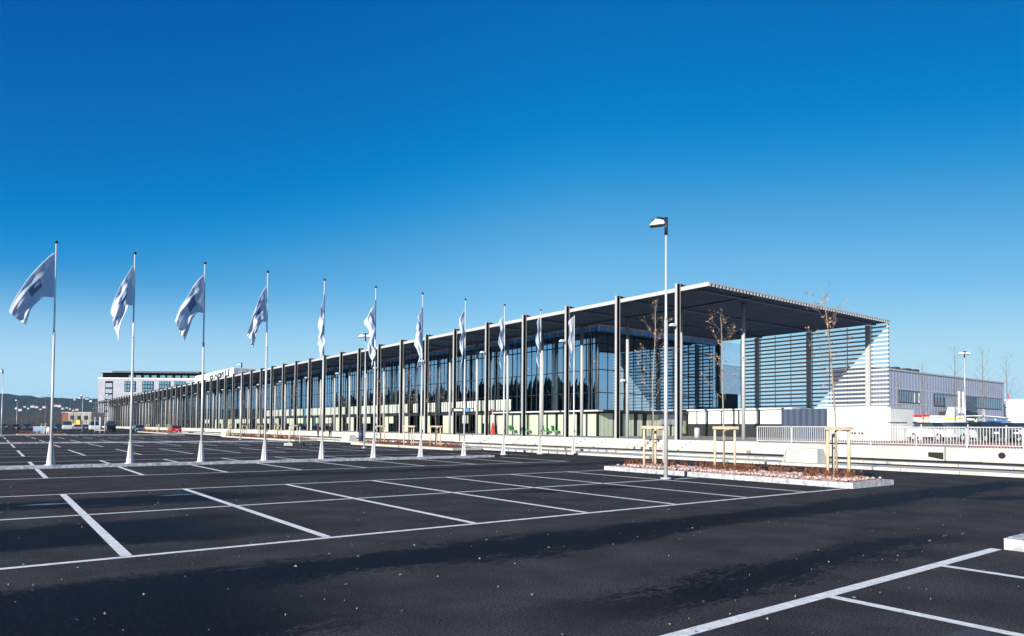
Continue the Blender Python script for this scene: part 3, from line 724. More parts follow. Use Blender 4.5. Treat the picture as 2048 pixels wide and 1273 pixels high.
# ------------------------------------------------------------------ lamp posts
def head(b, sgn=1):
    b.hexa([(sgn*.06, -.17, -.02), (sgn*.62, -.17, -.06), (sgn*.62, .17, -.06), (sgn*.06, .17, -.02), (sgn*.10, -.13, .10), (sgn*.40, -.14, .16), (sgn*.40, .14, .16), (sgn*.10, .13, .10)])
def make_lamp(two=False, h=7.95, name='lamp_post'):
    t = thing(name, '', 'street lamp')
    b = MB(); b.tube([(0, 0, -.02), (0, 0, h*.62)], [.062, .056], 14); b.build('lower_pole', M_steel, t, local=True)
    b = MB(); b.tube([(0, 0, h*.62), (0, 0, h*.635), (0, 0, h-.05)], [.056, .038, .033], 12); b.build('upper_pole', M_steel, t, local=True)
    b = MB(); b.tube([(0, 0, .0), (0, 0, .05), (0, 0, .06)], [.17, .17, .09], 14); b.build('base_collar', M_steel, t, local=True)
    for s_ in ((1, -1) if two else (1,)):
        b = MB(); head(b, s_); lh = b.build('lamp_head', M_white, t, local=True); lh.location = (0, 0, h); lh.scale = (.82, .82, .9)
        b = MB(); b.hexa([(s_*.10, -.14, -.055), (s_*.58, -.14, -.085), (s_*.58, .14, -.085), (s_*.10, .14, -.055), (s_*.10, -.14, -.035), (s_*.58, -.14, -.062), (s_*.58, .14, -.062), (s_*.10, .14, -.035)])
        b.build('lens', M_dark, lh, local=True)
    b = MB(); b.tube([(0, 0, h-.35), (0, 0, h+.2)], .055, 10); b.tube([(0, 0, h+.14), (.25, 0, h+.22), (.42, 0, h+.12)] if not two else [(-.3, 0, h+.12), (0, 0, h+.2), (.3, 0, h+.12)], .03, 8); b.build('bracket', M_dark, t, local=True)
    return t
LG = 'lamp posts around the car park'
l1 = make_lamp(); l1.location = (16.7, 14.15, 0); l1.rotation_euler = (0, 0, math.atan2(-r0.y, -r0.x)-.2)
tag(l1, 'tall grey lamp post with one lamp head, in front of the planting island', 'street lamp', LG)
lt = make_lamp(True); lt.location = (21.2, 45.3, 0); lt.rotation_euler = (0, 0, math.atan2(r0.y, r0.x)); tag(lt, 'double-headed lamp post behind the sixth flagpole', 'street lamp', LG)
wx, wy = at(482, 73); lz = math.atan2(-r0.y, -r0.x)
dup(l1, (wx, wy, 0), lz, 'slim lamp post in front of the white rooftop sign box')
wx, wy = at(4, 84); dup(l1, (wx, wy, 0), lz, 'lamp post at the left edge of the photo')
wx, wy = at(165, 155); dup(l1, (wx, wy, 0), lz, 'far lamp post just left of the pale hotel')
wx, wy = at(216, 150); dup(l1, (wx, wy, 0), lz, 'far lamp post in front of the left end of the hall')
wx, wy = at(1930, 60); dup(lt, (wx, wy, .3), None, 'double-headed lamp post rising behind the fence at the right')
wx, wy = at(34, 190); dup(l1, (wx, wy, 0), lz, 'distant lamp post among the bare trees left of the first flagpole')

# ------------------------------------------------------------------ young trees with stake frames
def branch(b, p, d, L, rad, lvl, rng, tips, mi=0, droop=0.0):
    pts = [p]; rads = [rad]; q = p; n = 4
    for i in range(n):
        d = (d+Vector((rng.uniform(-.16, .16), rng.uniform(-.16, .16), rng.uniform(-.02, .10)))).normalized()
        q = q+d*L/n; pts.append(q); rads.append(max(.0035, rad*(1-.75*(i+1)/n)))
    b.tube(pts, [q_*.65 for q_ in rads], 5 if lvl else 4, mi, False)
    tips.append(pts[-1]); tips.append(pts[-2])
    if lvl > 0:
        for _ in range(rng.choice((2, 3, 3))):
            i = rng.randint(1, 3); a = rng.uniform(0, 6.28)
            dd = (d*.9+Vector((cos(a), sin(a), rng.uniform(-.05, .35)))*.6).normalized()
            branch(b, pts[i], dd, L*rng.uniform(.4, .65), rads[i]*.6, lvl-1, rng, tips, mi)
def make_tree(name, H, seed, nb, leafn, bark, lvl=1, r0_=.035, spread=.9, lean=(0, 0), first=.36, leafs=.05):
    rng = random.Random(seed); t = thing(name, '', 'tree')
    b = MB(); pts, rads = [], []; N = 12
    for i in range(N+1):
        k = i/N; pts.append(Vector((lean[0]*k**2+noise.noise((seed, k*3, 0))*.10*k, lean[1]*k**2+noise.noise((seed, 9, k*3))*.10*k, H*k))); rads.append(r0_*(1-.88*k)+.004)
    b.tube(pts, rads, 8); b.build('trunk', bark, t, local=True)
    c = MB(); tips = []
    for j in range(nb):
        k = first+(.96-first)*j/nb+rng.uniform(-.02, .02); i = min(N-1, int(k*N)); p = pts[i].lerp(pts[i+1], k*N-i)
        a = j*2.4+rng.uniform(-.5, .5); up = rng.uniform(.55, 1.2)
        d = Vector((cos(a), sin(a), up)).normalized()
        branch(c, p, d, spread*(1.15-.75*k)*rng.uniform(.75, 1.25), r0_*(1-.85*k)*.55, lvl, rng, tips)
    tips.append(pts[-1]); cr = c.build('crown', bark, t, local=True)
    if leafn:
        l_ = MB()
        for _ in range(leafn):
            p = rng.choice(tips)+Vector((rng.uniform(-.09, .09), rng.uniform(-.09, .09), rng.uniform(-.12, .05)))
            a = Vector((rng.uniform(-1, 1), rng.uniform(-1, 1), rng.uniform(-1, .3))).normalized()*leafs*rng.uniform(.6, 1.2)
            n_ = a.cross(Vector((rng.uniform(-1, 1), rng.uniform(-1, 1), rng.uniform(-1, 1)))).normalized()*leafs*rng.uniform(.45, .7)
            l_.quad(p-a, p+n_*.9, p+a, p-n_)
        l_.build('leaves', M_leaf, t, local=True)
    return t
def make_stake(rz, h=1.5):
    t = thing('tree_stake_frame', '', 'tree stake', rz=rz)
    for x, y in ((-.36, 0), (.36, 0.02), (.14, .42)):
        b = MB(); b.tube([(x, y, -.1), (x, y, h)], .045, 8); b.build('stake', M_wood, t, local=True)
    b = MB(); b.beam((-.46, -.06, h-.02), (.46, -.06, h-.02), .04, .10); b.build('cross_rail', M_wood, t, local=True)
    b = MB(); b.beam((.36, -.02, h-.06), (.14, .46, h-.06), .04, .09); b.build('cross_rail', M_wood, t, local=True)
    b = MB(); b.tube([(-.36, .03, h-.45), (0, .12, h-.47), (.36, .04, h-.45)], .018, 6); b.build('tie_strap', M_black, t, local=True)
    return t
TG, SG = 'young staked trees with a few russet leaves', 'timber stake frames around young trees'
rcam = math.atan2(r0.y, r0.x)
spots = [((19.35, 17.0), 5.9, 11, 'young tree behind the lamp post, leftmost on the planting island', 'timber stake frame nearest the lamp post on the planting island', (.1, 0)),
         ((20.25, 14.6), 5.35, 5, 'young tree in front of the canopy corner, middle one on the planting island', 'middle timber stake frame on the planting island', (-.1, .05)),
         ((19.95, 10.45), 5.7, 8, 'tallest looking young tree with bent tip, right end of the planting island', 'timber stake frame at the right end of the planting island', (-.05, .4))]
st0 = make_stake(rcam)
for i, ((X, Y), H, sd_, l1_, l2_, lean) in enumerate(spots):
    t = make_tree('young_tree', H, sd_, 13, 105, M_barkl if i < 2 else M_bark2, 2, .03, 1.35, lean, .40, .05)
    t.location = (X, Y, .17); tag(t, l1_, 'tree', TG)
    s_ = st0 if i == 0 else dup(st0); s_.location = (X, Y-.05, .12); s_.rotation_euler = (0, 0, rcam+.1*i); tag(s_, l2_, 'tree stake', SG)
ft = make_tree('young_tree', 5.6, 21, 13, 90, M_bark, 1, .04, 1.3, (0, 0), .35, .06)
fars = [(25.2, 46.1, 'behind the seventh flagpole'), (25.6, 42.9, 'beside the seventh flagpole, right side'), (25.5, 51.5, 'left of the seventh flagpole, behind the sixth'),
        (25.3, 71.0, 'between fourth and fifth flagpoles, nearer'), (25.3, 76.0, 'between fourth and fifth flagpoles, farther'), (25.3, 82.0, 'just right of the fourth flagpole'), (25.3, 88.5, 'just left of the fourth flagpole'), (25.1, 94.0, 'just right of the third flagpole'),
        (25.0, 132, 'left of the third flagpole by the red car'), (25.0, 141, 'between second and third flagpoles'), (25.0, 151, 'just right of the second flagpole'), (6.2, 115.5, 'behind the pale blue bin at the far left')]
for i, (X, Y, w_) in enumerate(fars):
    t = ft if i == 0 else dup(ft); t.location = (X, Y, .15); t.rotation_euler = (0, 0, i*1.3); tag(t, 'small staked tree '+w_, 'tree', TG)
    s_ = dup(st0, (X, Y, .1), rcam+.2*i, 'small pale stake frame '+w_); 
bt = make_tree('bare_tree', 7.2, 33, 18, 0, M_bark, 2, .06, 2.1, (0, 0), .28)
bl = ['leftmost bare tree behind the fence, beside the canopy corner', 'second bare tree from the left behind the fence', 'bare tree behind the fence beside the double lamp post', 'bare tree in front of the right end of the grey building', 'rightmost bare tree, against the sky at the photo edge']
for i, (x, d, s_) in enumerate(((1797, 60, .88), (1846, 57, .9), (1910, 55, 1.05), (1966, 53, 1.0), (2014, 52, .92))):
    X, Y = at(x, d); t = bt if i == 0 else dup(bt); t.location = (X, Y, ZT); t.rotation_euler = (0, 0, i*2.1); t.scale = (s_*.8, s_*.8, s_); tag(t, bl[i], 'tree', 'bare trees behind the fence')

# ------------------------------------------------------------------ cars
def make_car(van=False):
    t = thing('parked_car', '', 'car')
    L, Wd = 4.3, 1.72; H = 1.42 if not van else 1.95
    b = MB()
    pr_ = [(-2.15, .35), (-2.12, .72), (-1.95, .88), (-1.0, .95), (1.55, .98), (2.08, .92), (2.15, .6), (2.13, .33)] if not van else [(-2.3, .35), (-2.28, .85), (-2.05, 1.05), (-1.5, 1.12), (2.2, 1.12), (2.3, .6), (2.28, .33)]
    n = len(pr_); k = 0
    for sgn in (-1, 1):
        for x, z in pr_: b.v.append((x, sgn*Wd/2*(1-.03*(abs(x) > 2)), z))
    b.face(range(n)); b.face(range(2*n-1, n-1, -1))
    for i in range(n): b.face((i, (i+1) % n, n+(i+1) % n, n+i))
    body = b.build('body', M_white, t, local=True)
    b = MB(); cb = [(-1.02, .94), (-.35, H), (1.1, H), (1.78, .97)] if not van else [(-1.6, 1.11), (-1.0, H), (2.15, H), (2.2, 1.11)]
    w0, w1 = Wd/2-.03, Wd/2-.17
    k = 0
    for sgn in (-1, 1):
        for (x, z), w in zip(cb, (w0, w1, w1, w0)): b.v.append((x, sgn*w, z))
    b.face((0, 1, 2, 3), 1); b.face((7, 6, 5, 4), 1)
    b.face((0, 4, 5, 1), 1); b.face((1, 5, 6, 2), 0); b.face((2, 6, 7, 3), 1); b.face((3, 7, 4, 0), 0)
    b.build('cabin', [M_white, M_win], t, local=True)
    b = MB(); b.box(cb[1][0]-.02, cb[2][0]+.02, -w1-.01, w1+.01, H-.03, H+.02); b.build('roof_panel', M_white, t, local=True)
    for x in (-1.35, 1.32):
        for sgn in (-1, 1):
            b = MB(); b.tube([(x, sgn*(Wd/2-.2), .31), (x, sgn*(Wd/2+.01), .31)], .31, 14); wv = b.build('wheel', M_black, t, local=True)
            b = MB(); b.tube([(x, sgn*(Wd/2+.011), .31), (x, sgn*(Wd/2+.02), .31)], .19, 10); b.build('rim', M_steel, wv, local=True)
    for sgn in (-1, 1):
        b = MB(); b.box(-2.17, -2.09, sgn*.62-.17, sgn*.62+.17, .62, .76); b.build('headlight', M_lamp, t, local=True)
        b = MB(); b.box(2.08, 2.165, sgn*.68-.12, sgn*.68+.12, .66, .86); b.build('tail_light', M_red2, t, local=True)
    b = MB(); b.box(2.14, 2.17, -.26, .26, .5, .62); b.build('number_plate', M_whitep, t, local=True)
    return t
car0 = make_car(); van0 = make_car(True)
paints = {}
def paint(o, col):
    key = col
    if key not in paints: paints[key] = mat('car_paint', col, .25, .0)
    for c in o.children:
        if c.name.split('.')[0] in ('body', 'cabin', 'roof_panel'):
            c.data = c.data.copy(); c.data.materials[0] = paints[key]
CG = 'cars parked at the far side'
cars = [(8, 190, 0, (.05, .08, .11), 'dark blue car half cut by the left edge of the photo'), (32, 180, 0, (.02, .02, .025), 'black car left of the first flagpole, behind the staked tree'),
        (55, 172, 0, (.03, .05, .09), 'dark blue estate car left of the pale blue bin'), (90, 178, 0, (.62, .62, .60), 'silver car behind the pale blue bin'),
        (118, 165, 0, (.02, .07, .13), 'navy car just right of the first flagpole'), (135, 160, 1, (.70, .70, .68), 'white high-roofed car right of the first flagpole'),
        (156, 168, 0, (.28, .30, .33), 'grey car between the white car and the white van'), (171, 190, 0, (.05, .12, .25), 'blue car behind the grey car'),
        (189, 155, 1, (.74, .74, .72), 'white van with grey windows left of the black van'), (221, 150, 1, (.012, .013, .015), 'large black van left of the second flagpole'),
        (279, 142, 0, (.05, .10, .20), 'dark blue car right of the second flagpole'), (350, 134, 0, (.55, .02, .03), 'bright red car left of the third flagpole')]
for i, (x, d, v_, col, lab) in enumerate(cars):
    base = van0 if v_ else car0
    if i == 0: o = car0
    elif i == 5: o = van0
    else: o = dup(base)
    X, Y = at(x, d); o.location = (X, Y, 0); o.rotation_euler = (0, 0, -pi/2+(.0 if i % 2 else pi)); o['label'] = lab; o['category'] = 'car'; o['group'] = CG; paint(o, col)
    if v_: o.name = 'parked_van'; o['category'] = 'van'; o.scale = (1, 1, 1.15)
rc = [(1872, 52, (.75, .75, .73), 'white estate car behind the fence below the stair tower'), (1925, 50, (.45, .50, .55), 'silver car behind the fence below the double lamp post'), (1975, 48, (.03, .04, .05), 'black car behind the fence near the right edge'),
      (2030, 50, (.70, .74, .80), 'pale silver car behind the fence, cut by the right edge')]
for x, d, col, lab in rc:
    X, Y = at(x, d); o = dup(car0, (X, Y, ZT), rcam+pi/2+random.uniform(-.12, .12), lab); o['group'] = 'cars behind the picket fence'; paint(o, col)

# ------------------------------------------------------------------ things behind the fence at the right
X, Y = at(1805, 58); ks = thing('gate_kiosk', 'small white kiosk with a red bar along its roof edge', 'kiosk', (X, Y, ZT), rcam)
b = MB(); b.box(-1.3, 1.6, 0, 2.2, 0, 1.95); b.build('wall', M_whitep, ks, local=True)
b = MB(); b.box(-.2, 2.2, -.15, 2.3, 1.96, 2.14); b.build('red_roof_edge', M_red2, ks, local=True)
b = MB(); b.box(-1.12, -.62, -.02, -.001, .05, 1.6); b.build('door', M_dark, ks, local=True)
X, Y = at(1893, 62); tk = thing('box_truck', 'white truck with yellow stripe parked behind the fence', 'truck', (X, Y, ZT), rcam+.1)
b = MB(); b.box(-2.6, 1.7, 0, 2.1, .55, 2.15); b.build('cargo_box', M_whitep, tk, local=True)
b = MB(); b.box(-2.5, 1.6, -.012, -.002, 1.85, 1.95); b.build('yellow_stripe', M_yellow, tk, local=True)
b = MB(); b.prism([(1.75, .45), (3.2, .45), (3.2, 1.1), (2.75, 1.9), (1.75, 1.95)], .05, 2.05, 'y'); cbn = b.build('cab', M_whitep, tk, local=True)
b = MB(); b.box(1.95, 2.75, .03, .045, 1.15, 1.75); b.build('cab_window', M_win, cbn, local=True)
for x in (-1.7, -.9, 2.4):
    for y in (.12, 1.95): b = MB(); b.tube([(x, y-.12, .42), (x, y+.12, .42)], .42, 14); b.build('wheel', M_black, tk, local=True)
def stacked(x, d, w, h, m_, name, lab, cat):
    X, Y = at(x, d); o = thing(name, lab, cat, (X, Y, ZT), rcam); return o
X, Y = at(1955, 56); tc_ = thing('cycle_shelter', 'low white curved-roof shelter with thin posts behind the fence', 'shelter', (X, Y, ZT), rcam)
b = MB(); pts = [(-3.2+.4*i, 1.75+.25*sin(pi*i/16)) for i in range(17)]
for a, c in zip(pts[:-1], pts[1:]): b.hexa([(a[0], 0, a[1]), (c[0], 0, c[1]), (c[0], 1.6, c[1]), (a[0], 1.6, a[1]), (a[0], 0, a[1]+.06), (c[0], 0, c[1]+.06), (c[0], 1.6, c[1]+.06), (a[0], 1.6, a[1]+.06)])
b.build('roof', M_white, tc_, local=True)
for x in (-3.0, -1.5, 0, 1.5, 3.0): b = MB(); b.tube([(x, .1, 0), (x, .1, 1.8)], .04, 8); b.build('post', M_white, tc_, local=True)
X, Y = at(1998, 51); bb = MB(); bb.prism([(-.5, 0), (.5, 0), (.62, 1.05), (-.62, 1.05)], -.4, .4, 'y'); bb.box(-.66, .66, -.44, .44, 1.055, 1.14); bb.tube([(-.5, -.42, .1), (-.5, -.36, .1)], .1, 8)
o = bb.build('wheeled_bin', mat('blue_plastic', (.03, .20, .50), .5), None, off=None); o.location = (X, Y, ZT+.45); o.rotation_euler = (0, 0, rcam); tag(o, 'bright blue waste bin behind the fence', 'bin')
hoop = thing('cycle_stand', '', 'cycle stand'); b = MB()
b.tube([(-.4, 0, 0), (-.4, 0, .75), (-.3, 0, .88), (.3, 0, .88), (.4, 0, .75), (.4, 0, 0)], .028, 8); b.build('hoop', M_steel, hoop, local=True)
for i in range(9):
    X, Y = at(1862+i*23, 47+1.1*(i % 3)); o = hoop if i == 0 else dup(hoop); o.location = (X, Y, ZT); o.rotation_euler = (0, 0, rcam+.5); tag(o, 'steel hoop cycle stand on the red gravel behind the fence', 'cycle stand', 'cycle stands behind the fence')
bo = thing('light_bollard', '', 'bollard'); b = MB(); b.tube([(0, 0, 0), (0, 0, 1.25)], .045, 8); b.build('post', M_fence, bo, local=True); b = MB(); b.box(-.55, .55, -.12, .12, 1.26, 1.33); b.build('light_head', M_dark, bo, local=True)
for i, (x, d, lb) in enumerate(((1795, 44, 'low T-shaped light behind the fence beside the white cabin'), (1842, 44, 'low T-shaped light behind the fence below the red kiosk edge'), (1935, 43, 'low T-shaped light behind the fence below the double lamp post'), (2012, 42, 'low T-shaped light behind the fence nearest the right edge'))):
    X, Y = at(x, d); o = bo if i == 0 else dup(bo); o.location = (X, Y, ZT); o.rotation_euler = (0, 0, rcam+.2*i); tag(o, lb, 'bollard', 'low lights behind the fence')
rgp = MB(); rgp.box(41.5, 56, -10, 23.5, ZT-.01, ZT+.02); struct(rgp, 'red_gravel_strip', M_red)
wh = thing('white_shed', 'flat white building at the right edge behind the bare tree', 'building', (*at(2012, 76), ZT), rcam-.64)
b = MB(); b.box(0, 12, 0, 8, 0, 4.1); b.build('wall', M_whitep, wh, local=True)
b = MB(); b.box(-.1, 12.1, -.1, 8.1, 4.11, 4.3); b.build('roof', M_lilacp, wh, local=True)
# grey annex
AX0, AX1, AY = 126.0, 192.0, 60.0
an = thing('grey_annex', 'long grey ribbed metal building with a strip of windows, right of the canopy', 'building', (AX0, AY, ZT))
M_rib = striped('ribbed_cladding', (.46, .48, .57), (.32, .34, .43), 'X', 1.3, .5, .1, .8)
b = MB(); b.box(AX0, AX1, AY, AY+7, ZT, 12.75); b.build('wall', M_rib, an)
b = MB(); b.box(AX0-.05, AX0-.01, AY+.05, AY+6.9, ZT, 12.7); b.build('end_wall', M_navy, an)
b = MB(); b.box(AX0-.2, AX1+.2, AY-.2, AY+7.2, 12.76, 13.05); rf_ = b.build('roof', M_fascia, an)
for x in (141, 146, 149.5): b = MB(); b.box(x, x+2.0, AY+2, AY+4, 13.06, 13.9); b.build('roof_vent', M_dark, rf_)
def strip_win(xa, xb, z0, z1, n):
    w = (xb-xa)/n
    fr_ = MB(); fr_.box(xa-.15, xb+.15, AY-.10, AY-.02, z0-.15, z1+.15); F_ = fr_.build('window_band', M_dark, an)
    p_ = MB()
    for i in range(n): p_.box(xa+w*i+.18, xa+w*(i+1)-.18, AY-.13, AY-.101, z0, z1)
    p_.build('pane', glassmat('annex_glass', (.25, .3, .35), .35), F_)
strip_win(137.5, 146.5, 6.9, 9.0, 9); strip_win(153.2, 190.5, 6.6, 8.9, 26)
b = MB()
for z in (9.3, 6.5): b.box(AX0, AX1, AY-.06, AY-.001, z, z+.12)
b.build('cladding_trim', M_lilacp, an)
es = MB(); es.prism([(150.0, ZT), (153.5, 6.2), (158, 6.2), (154.5, ZT)], AY-4, AY-2.4, 'y'); es.build('stair_flank', M_lilacp, an)
b = MB(); b.box(155.2, 165, AY-3.8, AY-.2, ZT, 5.4); b.build('stair_base', M_dark, an)
b = MB(); b.box(158.2, 164, AY-4.0, AY-.2, 5.5, 8.4); b.build('stair_tower', striped('dark_rib', (.10, .13, .18), (.06, .08, .12), 'X', 1.0), an)
for x in (154, 156, 166.5): b = MB(); b.box(x, x+.5, AY-4.4, AY-4.1, 5.0 if x < 160 else ZT, 9.3 if x < 160 else 6); b.build('white_post', M_whitep, an)
sg = MB(); sg.box(173.5, 178.8, AY-.5, AY-.35, 3.7, 4.9)
sgo = tag(sg.build('name_sign', M_whitep, None, off=(176, AY-.4, 4.3)), 'small white sign with blue marks on the grey annex', 'sign')
b = MB(); b.ball((174.6, AY-.52, 4.3), .42, .05, .45, 10); b.build('sign_mark', mat('sign_blue', (.03, .12, .45), .5), sgo)
b = MB(); b.beam((175.6, AY-.53, 4.1), (176.3, AY-.53, 4.6), .06, .22); b.beam((176.3, AY-.53, 4.6), (177.0, AY-.53, 4.1), .06, .22); b.ball((177.9, AY-.52, 4.3), .38, .05, .40, 10); b.build('sign_mark', bpy.data.materials['sign_blue'], sgo)
X, Y = at(2011, 90)
fg = MB(); fg.box(-.02, .34, -.03, .03, 3.9, 4.9); fg.tube([(.4, 0, -1), (.4, 0, 5.6)], .05, 8); o = fg.build('red_banner', [M_red2], None); o.location = (X, Y, ZT); o.rotation_euler = (0, 0, rcam); tag(o, 'narrow red banner on a pole at the right end of the annex', 'banner')

# ------------------------------------------------------------------ bins, signs, people
def litter_bin(x, d, z, m_, h, lab):
    X, Y = at(x, d); t = thing('litter_bin', lab, 'bin', (X, Y, z))
    b = MB(); b.tube([(0, 0, 0), (0, 0, h*.86)], .24, 16); b.build('barrel', m_, t, local=True)
    b = MB(); b.tube([(0, 0, h*.9), (0, 0, h*.97), (0, 0, h)], [.26, .24, .1], 16); b.build('lid', M_dark, t, local=True)
    b = MB(); b.tube([(0, 0, h*.859), (0, 0, h*.9)], .15, 10); b.build('neck', M_black, t, local=True)
litter_bin(723, 66, .1, M_blued, 1.35, 'tall navy litter bin beside the kerb behind the sixth flagpole')
litter_bin(1394, 60, ZT, M_steel, 1.05, 'round silver litter bin on the terrace under the canopy')
pb_ = thing('sign_stand', 'pair of thin white posts on low portable bases in the car park', 'sign', (*at(590, 54), 0), rcam)
for x in (-.42, .42):
    b = MB(); b.tube([(x, 0, .15), (x, 0, 1.5)], .03, 8); b.build('post', M_white, pb_, local=True)
    b = MB(); b.prism([(x-.36, 0), (x+.36, 0), (x+.3, .22), (x-.3, .22)], -.22, .22, 'y'); b.build('base', M_conc2 if x < 0 else M_black, pb_, local=True)
bx = thing('recycling_container', 'pale blue waste container on the far planting island', 'container', (*at(80, 104), .1), rcam)
b = MB(); b.prism([(-.95, 0), (.75, 0), (.75, .95), (-.95, .95)], 0, 1.0, 'y'); b.build('body', M_blue, bx, local=True)
b = MB(); b.box(-1.0, .8, -.05, 1.05, .951, 1.02); b.build('lid', M_lilacp, bx, local=True)
b = MB(); b.box(.85, 1.35, .2, .8, 0, .95); b.build('side_locker', M_lilacp, bx, local=True)
for nm, x in (('', 196), ('', 207)):
    X, Y = at(x, 128); t = thing('notice_frame', 'thin white upright frame before the white van' if x < 200 else 'thin white upright frame before the black van', 'sign', (X, Y, 0), rcam)
    b = MB(); b.tube([(-.5, 0, 0), (-.5, 0, 2.9)], .05, 6); b.build('post', M_white, t, local=True)
    b = MB(); b.tube([(.35, 0, 0), (.35, 0, 2.9)], .05, 6); b.build('post', M_white, t, local=True)
    b = MB(); b.beam((-.5, 0, .45), (.35, 0, .45), .05, .08); b.build('cross_bar', M_white, t, local=True)
ds = thing('direction_sign', 'black and white direction sign with a blue disc in front of the glass facade', 'sign', (*at(914, 70), .12), rcam)
b = MB(); b.tube([(.3, 0, 0), (.3, 0, 3.6)], .05, 8); b.build('post', M_dark, ds, local=True)
b = MB(); b.box(-.55, 1.75, -.06, -.02, 2.95, 3.35); b.build('sign_board', M_dark, ds, local=True)
b = MB(); b.box(-.3, .55, -.075, -.061, 3.06, 3.24); b.build('lettering_panel', M_whitep, ds, local=True)
b = MB(); b.tube([(1.05, -.07, 3.15), (1.05, -.062, 3.15)], .2, 16); b.build('blue_disc', mat('disc_blue', (.04, .22, .50), .5), ds, local=True)
b = MB(); b.tube([(1.5, -.07, 3.15), (1.5, -.062, 3.15)], .13, 14); b.build('white_disc', M_whitep, ds, local=True)

def person(x, d, z, H, lab, coat, face_dir, bag):
    X, Y = at(x, d); me = bpy.data.meshes.new('person'); s_ = H/1.78
    J = {'pel': (0, 0, .95), 'wai': (0, 0, 1.12), 'chest': (0, 0, 1.36), 'neck': (0, .0, 1.50), 'head': (0, .02, 1.62), 'crown': (0, .01, 1.74),
         'shl': (-.19, 0, 1.42), 'ell': (-.25, -.02, 1.14), 'hal': (-.22, .06, .88), 'shr': (.19, 0, 1.42), 'elr': (.26, -.02, 1.14), 'har': (.23, .06, .88),
         'hil': (-.09, 0, .90), 'knl': (-.12, .06, .50), 'anl': (-.13, 0, .08), 'tol': (-.14, .15, .03), 'hir': (.09, 0, .90), 'knr': (.11, -.02, .50), 'anr': (.13, -.10, .08), 'tor': (.14, .05, .03)}
    names = list(J); E = [('pel', 'wai'), ('wai', 'chest'), ('chest', 'neck'), ('neck', 'head'), ('head', 'crown'), ('chest', 'shl'), ('shl', 'ell'), ('ell', 'hal'), ('chest', 'shr'), ('shr', 'elr'), ('elr', 'har'),
                          ('pel', 'hil'), ('hil', 'knl'), ('knl', 'anl'), ('anl', 'tol'), ('pel', 'hir'), ('hir', 'knr'), ('knr', 'anr'), ('anr', 'tor')]
    R_ = {'pel': .15, 'wai': .15, 'chest': .17, 'neck': .06, 'head': .095, 'crown': .07, 'shl': .085, 'ell': .06, 'hal': .045, 'shr': .085, 'elr': .06, 'har': .045, 'hil': .10, 'knl': .07, 'anl': .05, 'tol': .04, 'hir': .10, 'knr': .07, 'anr': .05, 'tor': .04}
    me.from_pydata([Vector(J[k])*s_ for k in names], [(names.index(a), names.index(c)) for a, c in E], [])
    tmp = bpy.data.objects.new('person_rig', me); COL.objects.link(tmp)
    mo = tmp.modifiers.new('skin', 'SKIN')
    for i, k in enumerate(names): me.skin_vertices[0].data[i].radius = (R_[k]*s_, R_[k]*s_*(.75 if k in ('chest', 'wai', 'pel') else 1))
    me.skin_vertices[0].data[0].use_root = True
    tmp.modifiers.new('sub', 'SUBSURF').levels = 1
    dg = bpy.context.evaluated_depsgraph_get(); ev = bpy.data.meshes.new_from_object(tmp.evaluated_get(dg)); ev.name = 'person_body'
    bpy.data.objects.remove(tmp)
    for mm in (M_cloth, M_skin, coat): ev.materials.append(mm)
    for p in ev.polygons:
        z_ = p.center.z/s_; p.use_smooth = True
        p.material_index = 1 if (z_ > 1.53 or (z_ < .93 and abs(p.center.x) > .19*s_)) else (2 if z_ > .82 else 0)
    o = bpy.data.objects.new('person', ev); COL.objects.link(o); o.location = (X, Y, z); o.rotation_euler = (0, 0, face_dir); tag(o, lab, 'person', 'people walking below the terrace')
    b = MB(); b.ball((0, -.01*s_, 1.675*s_), .105*s_, .115*s_, .10*s_, 10); b.build('hair', mat('hair_'+('grey' if not bag else 'brown'), (.35, .33, .30) if not bag else (.03, .02, .015), .8), o, local=True)
    if bag:
        b = MB(); b.box(-.16, .16, -.30, -.16, 1.02, 1.42); b.build('backpack', mat('bag_grey', (.12, .10, .12), .8), o, local=True)
person(661, 84, .0, 1.78, 'person with pale hair in a long black coat walking below the terrace', M_cloth, rcam, False)
person(637, 86, .0, 1.74, 'person with dark hair and grey bag walking away, left of the pale-haired one', mat('coat_plum', (.06, .03, .05), .9), rcam+2.4, True)

# things seen inside the glass
def chair(x, y, lab):
    t = thing('lounge_chair', lab, 'chair', (x, y, ZT+.03), random.uniform(0, 1))
    b = MB(); b.box(-.33, .33, -.33, .33, .36, .48); b.build('seat', M_green, t, local=True)
    b = MB(); b.hexa([(-.33, .26, .48), (.33, .26, .48), (.33, .36, .48), (-.33, .36, .48), (-.33, .36, 1.0), (.33, .36, 1.0), (.33, .44, 1.0), (-.33, .44, 1.0)]); b.build('backrest', M_green, t, local=True)
    for a in (-.28, .28):
        for c in (-.28, .28): b = MB(); b.tube([(a, c, 0), (a, c, .36)], .022, 6); b.build('leg', M_steel, t, local=True)
for i, (x, y) in enumerate(((47.05, 61.9), (47.1, 59.4), (47.1, 56.0), (47.1, 54.6))):
    chair(x, y, ['leftmost green chair by the glass front', 'second green chair from the left by the glass front', 'third green chair from the left by the glass front', 'rightmost green chair by the glass front, near the hall corner'][i])
rcn = thing('red_display', 'red cone-shaped display with white bands at the glass front', 'display', (46.9, 65.6, ZT+.03))
b = MB(); b.tube([(0, 0, 0), (0, 0, .08), (0, 0, .2), (0, 0, 1.3)], [.36, .36, .28, .09], 16); b.build('cone', M_red2, rcn, local=True)
b = MB(); b.tube([(0, 0, 1.3), (0, .12, 2.6)], .05, 8); b.build('mast', M_whitep, rcn, local=True)
b = MB(); b.ball((0, .12, 2.7), .2); b.build('ball', M_red2, rcn, local=True)

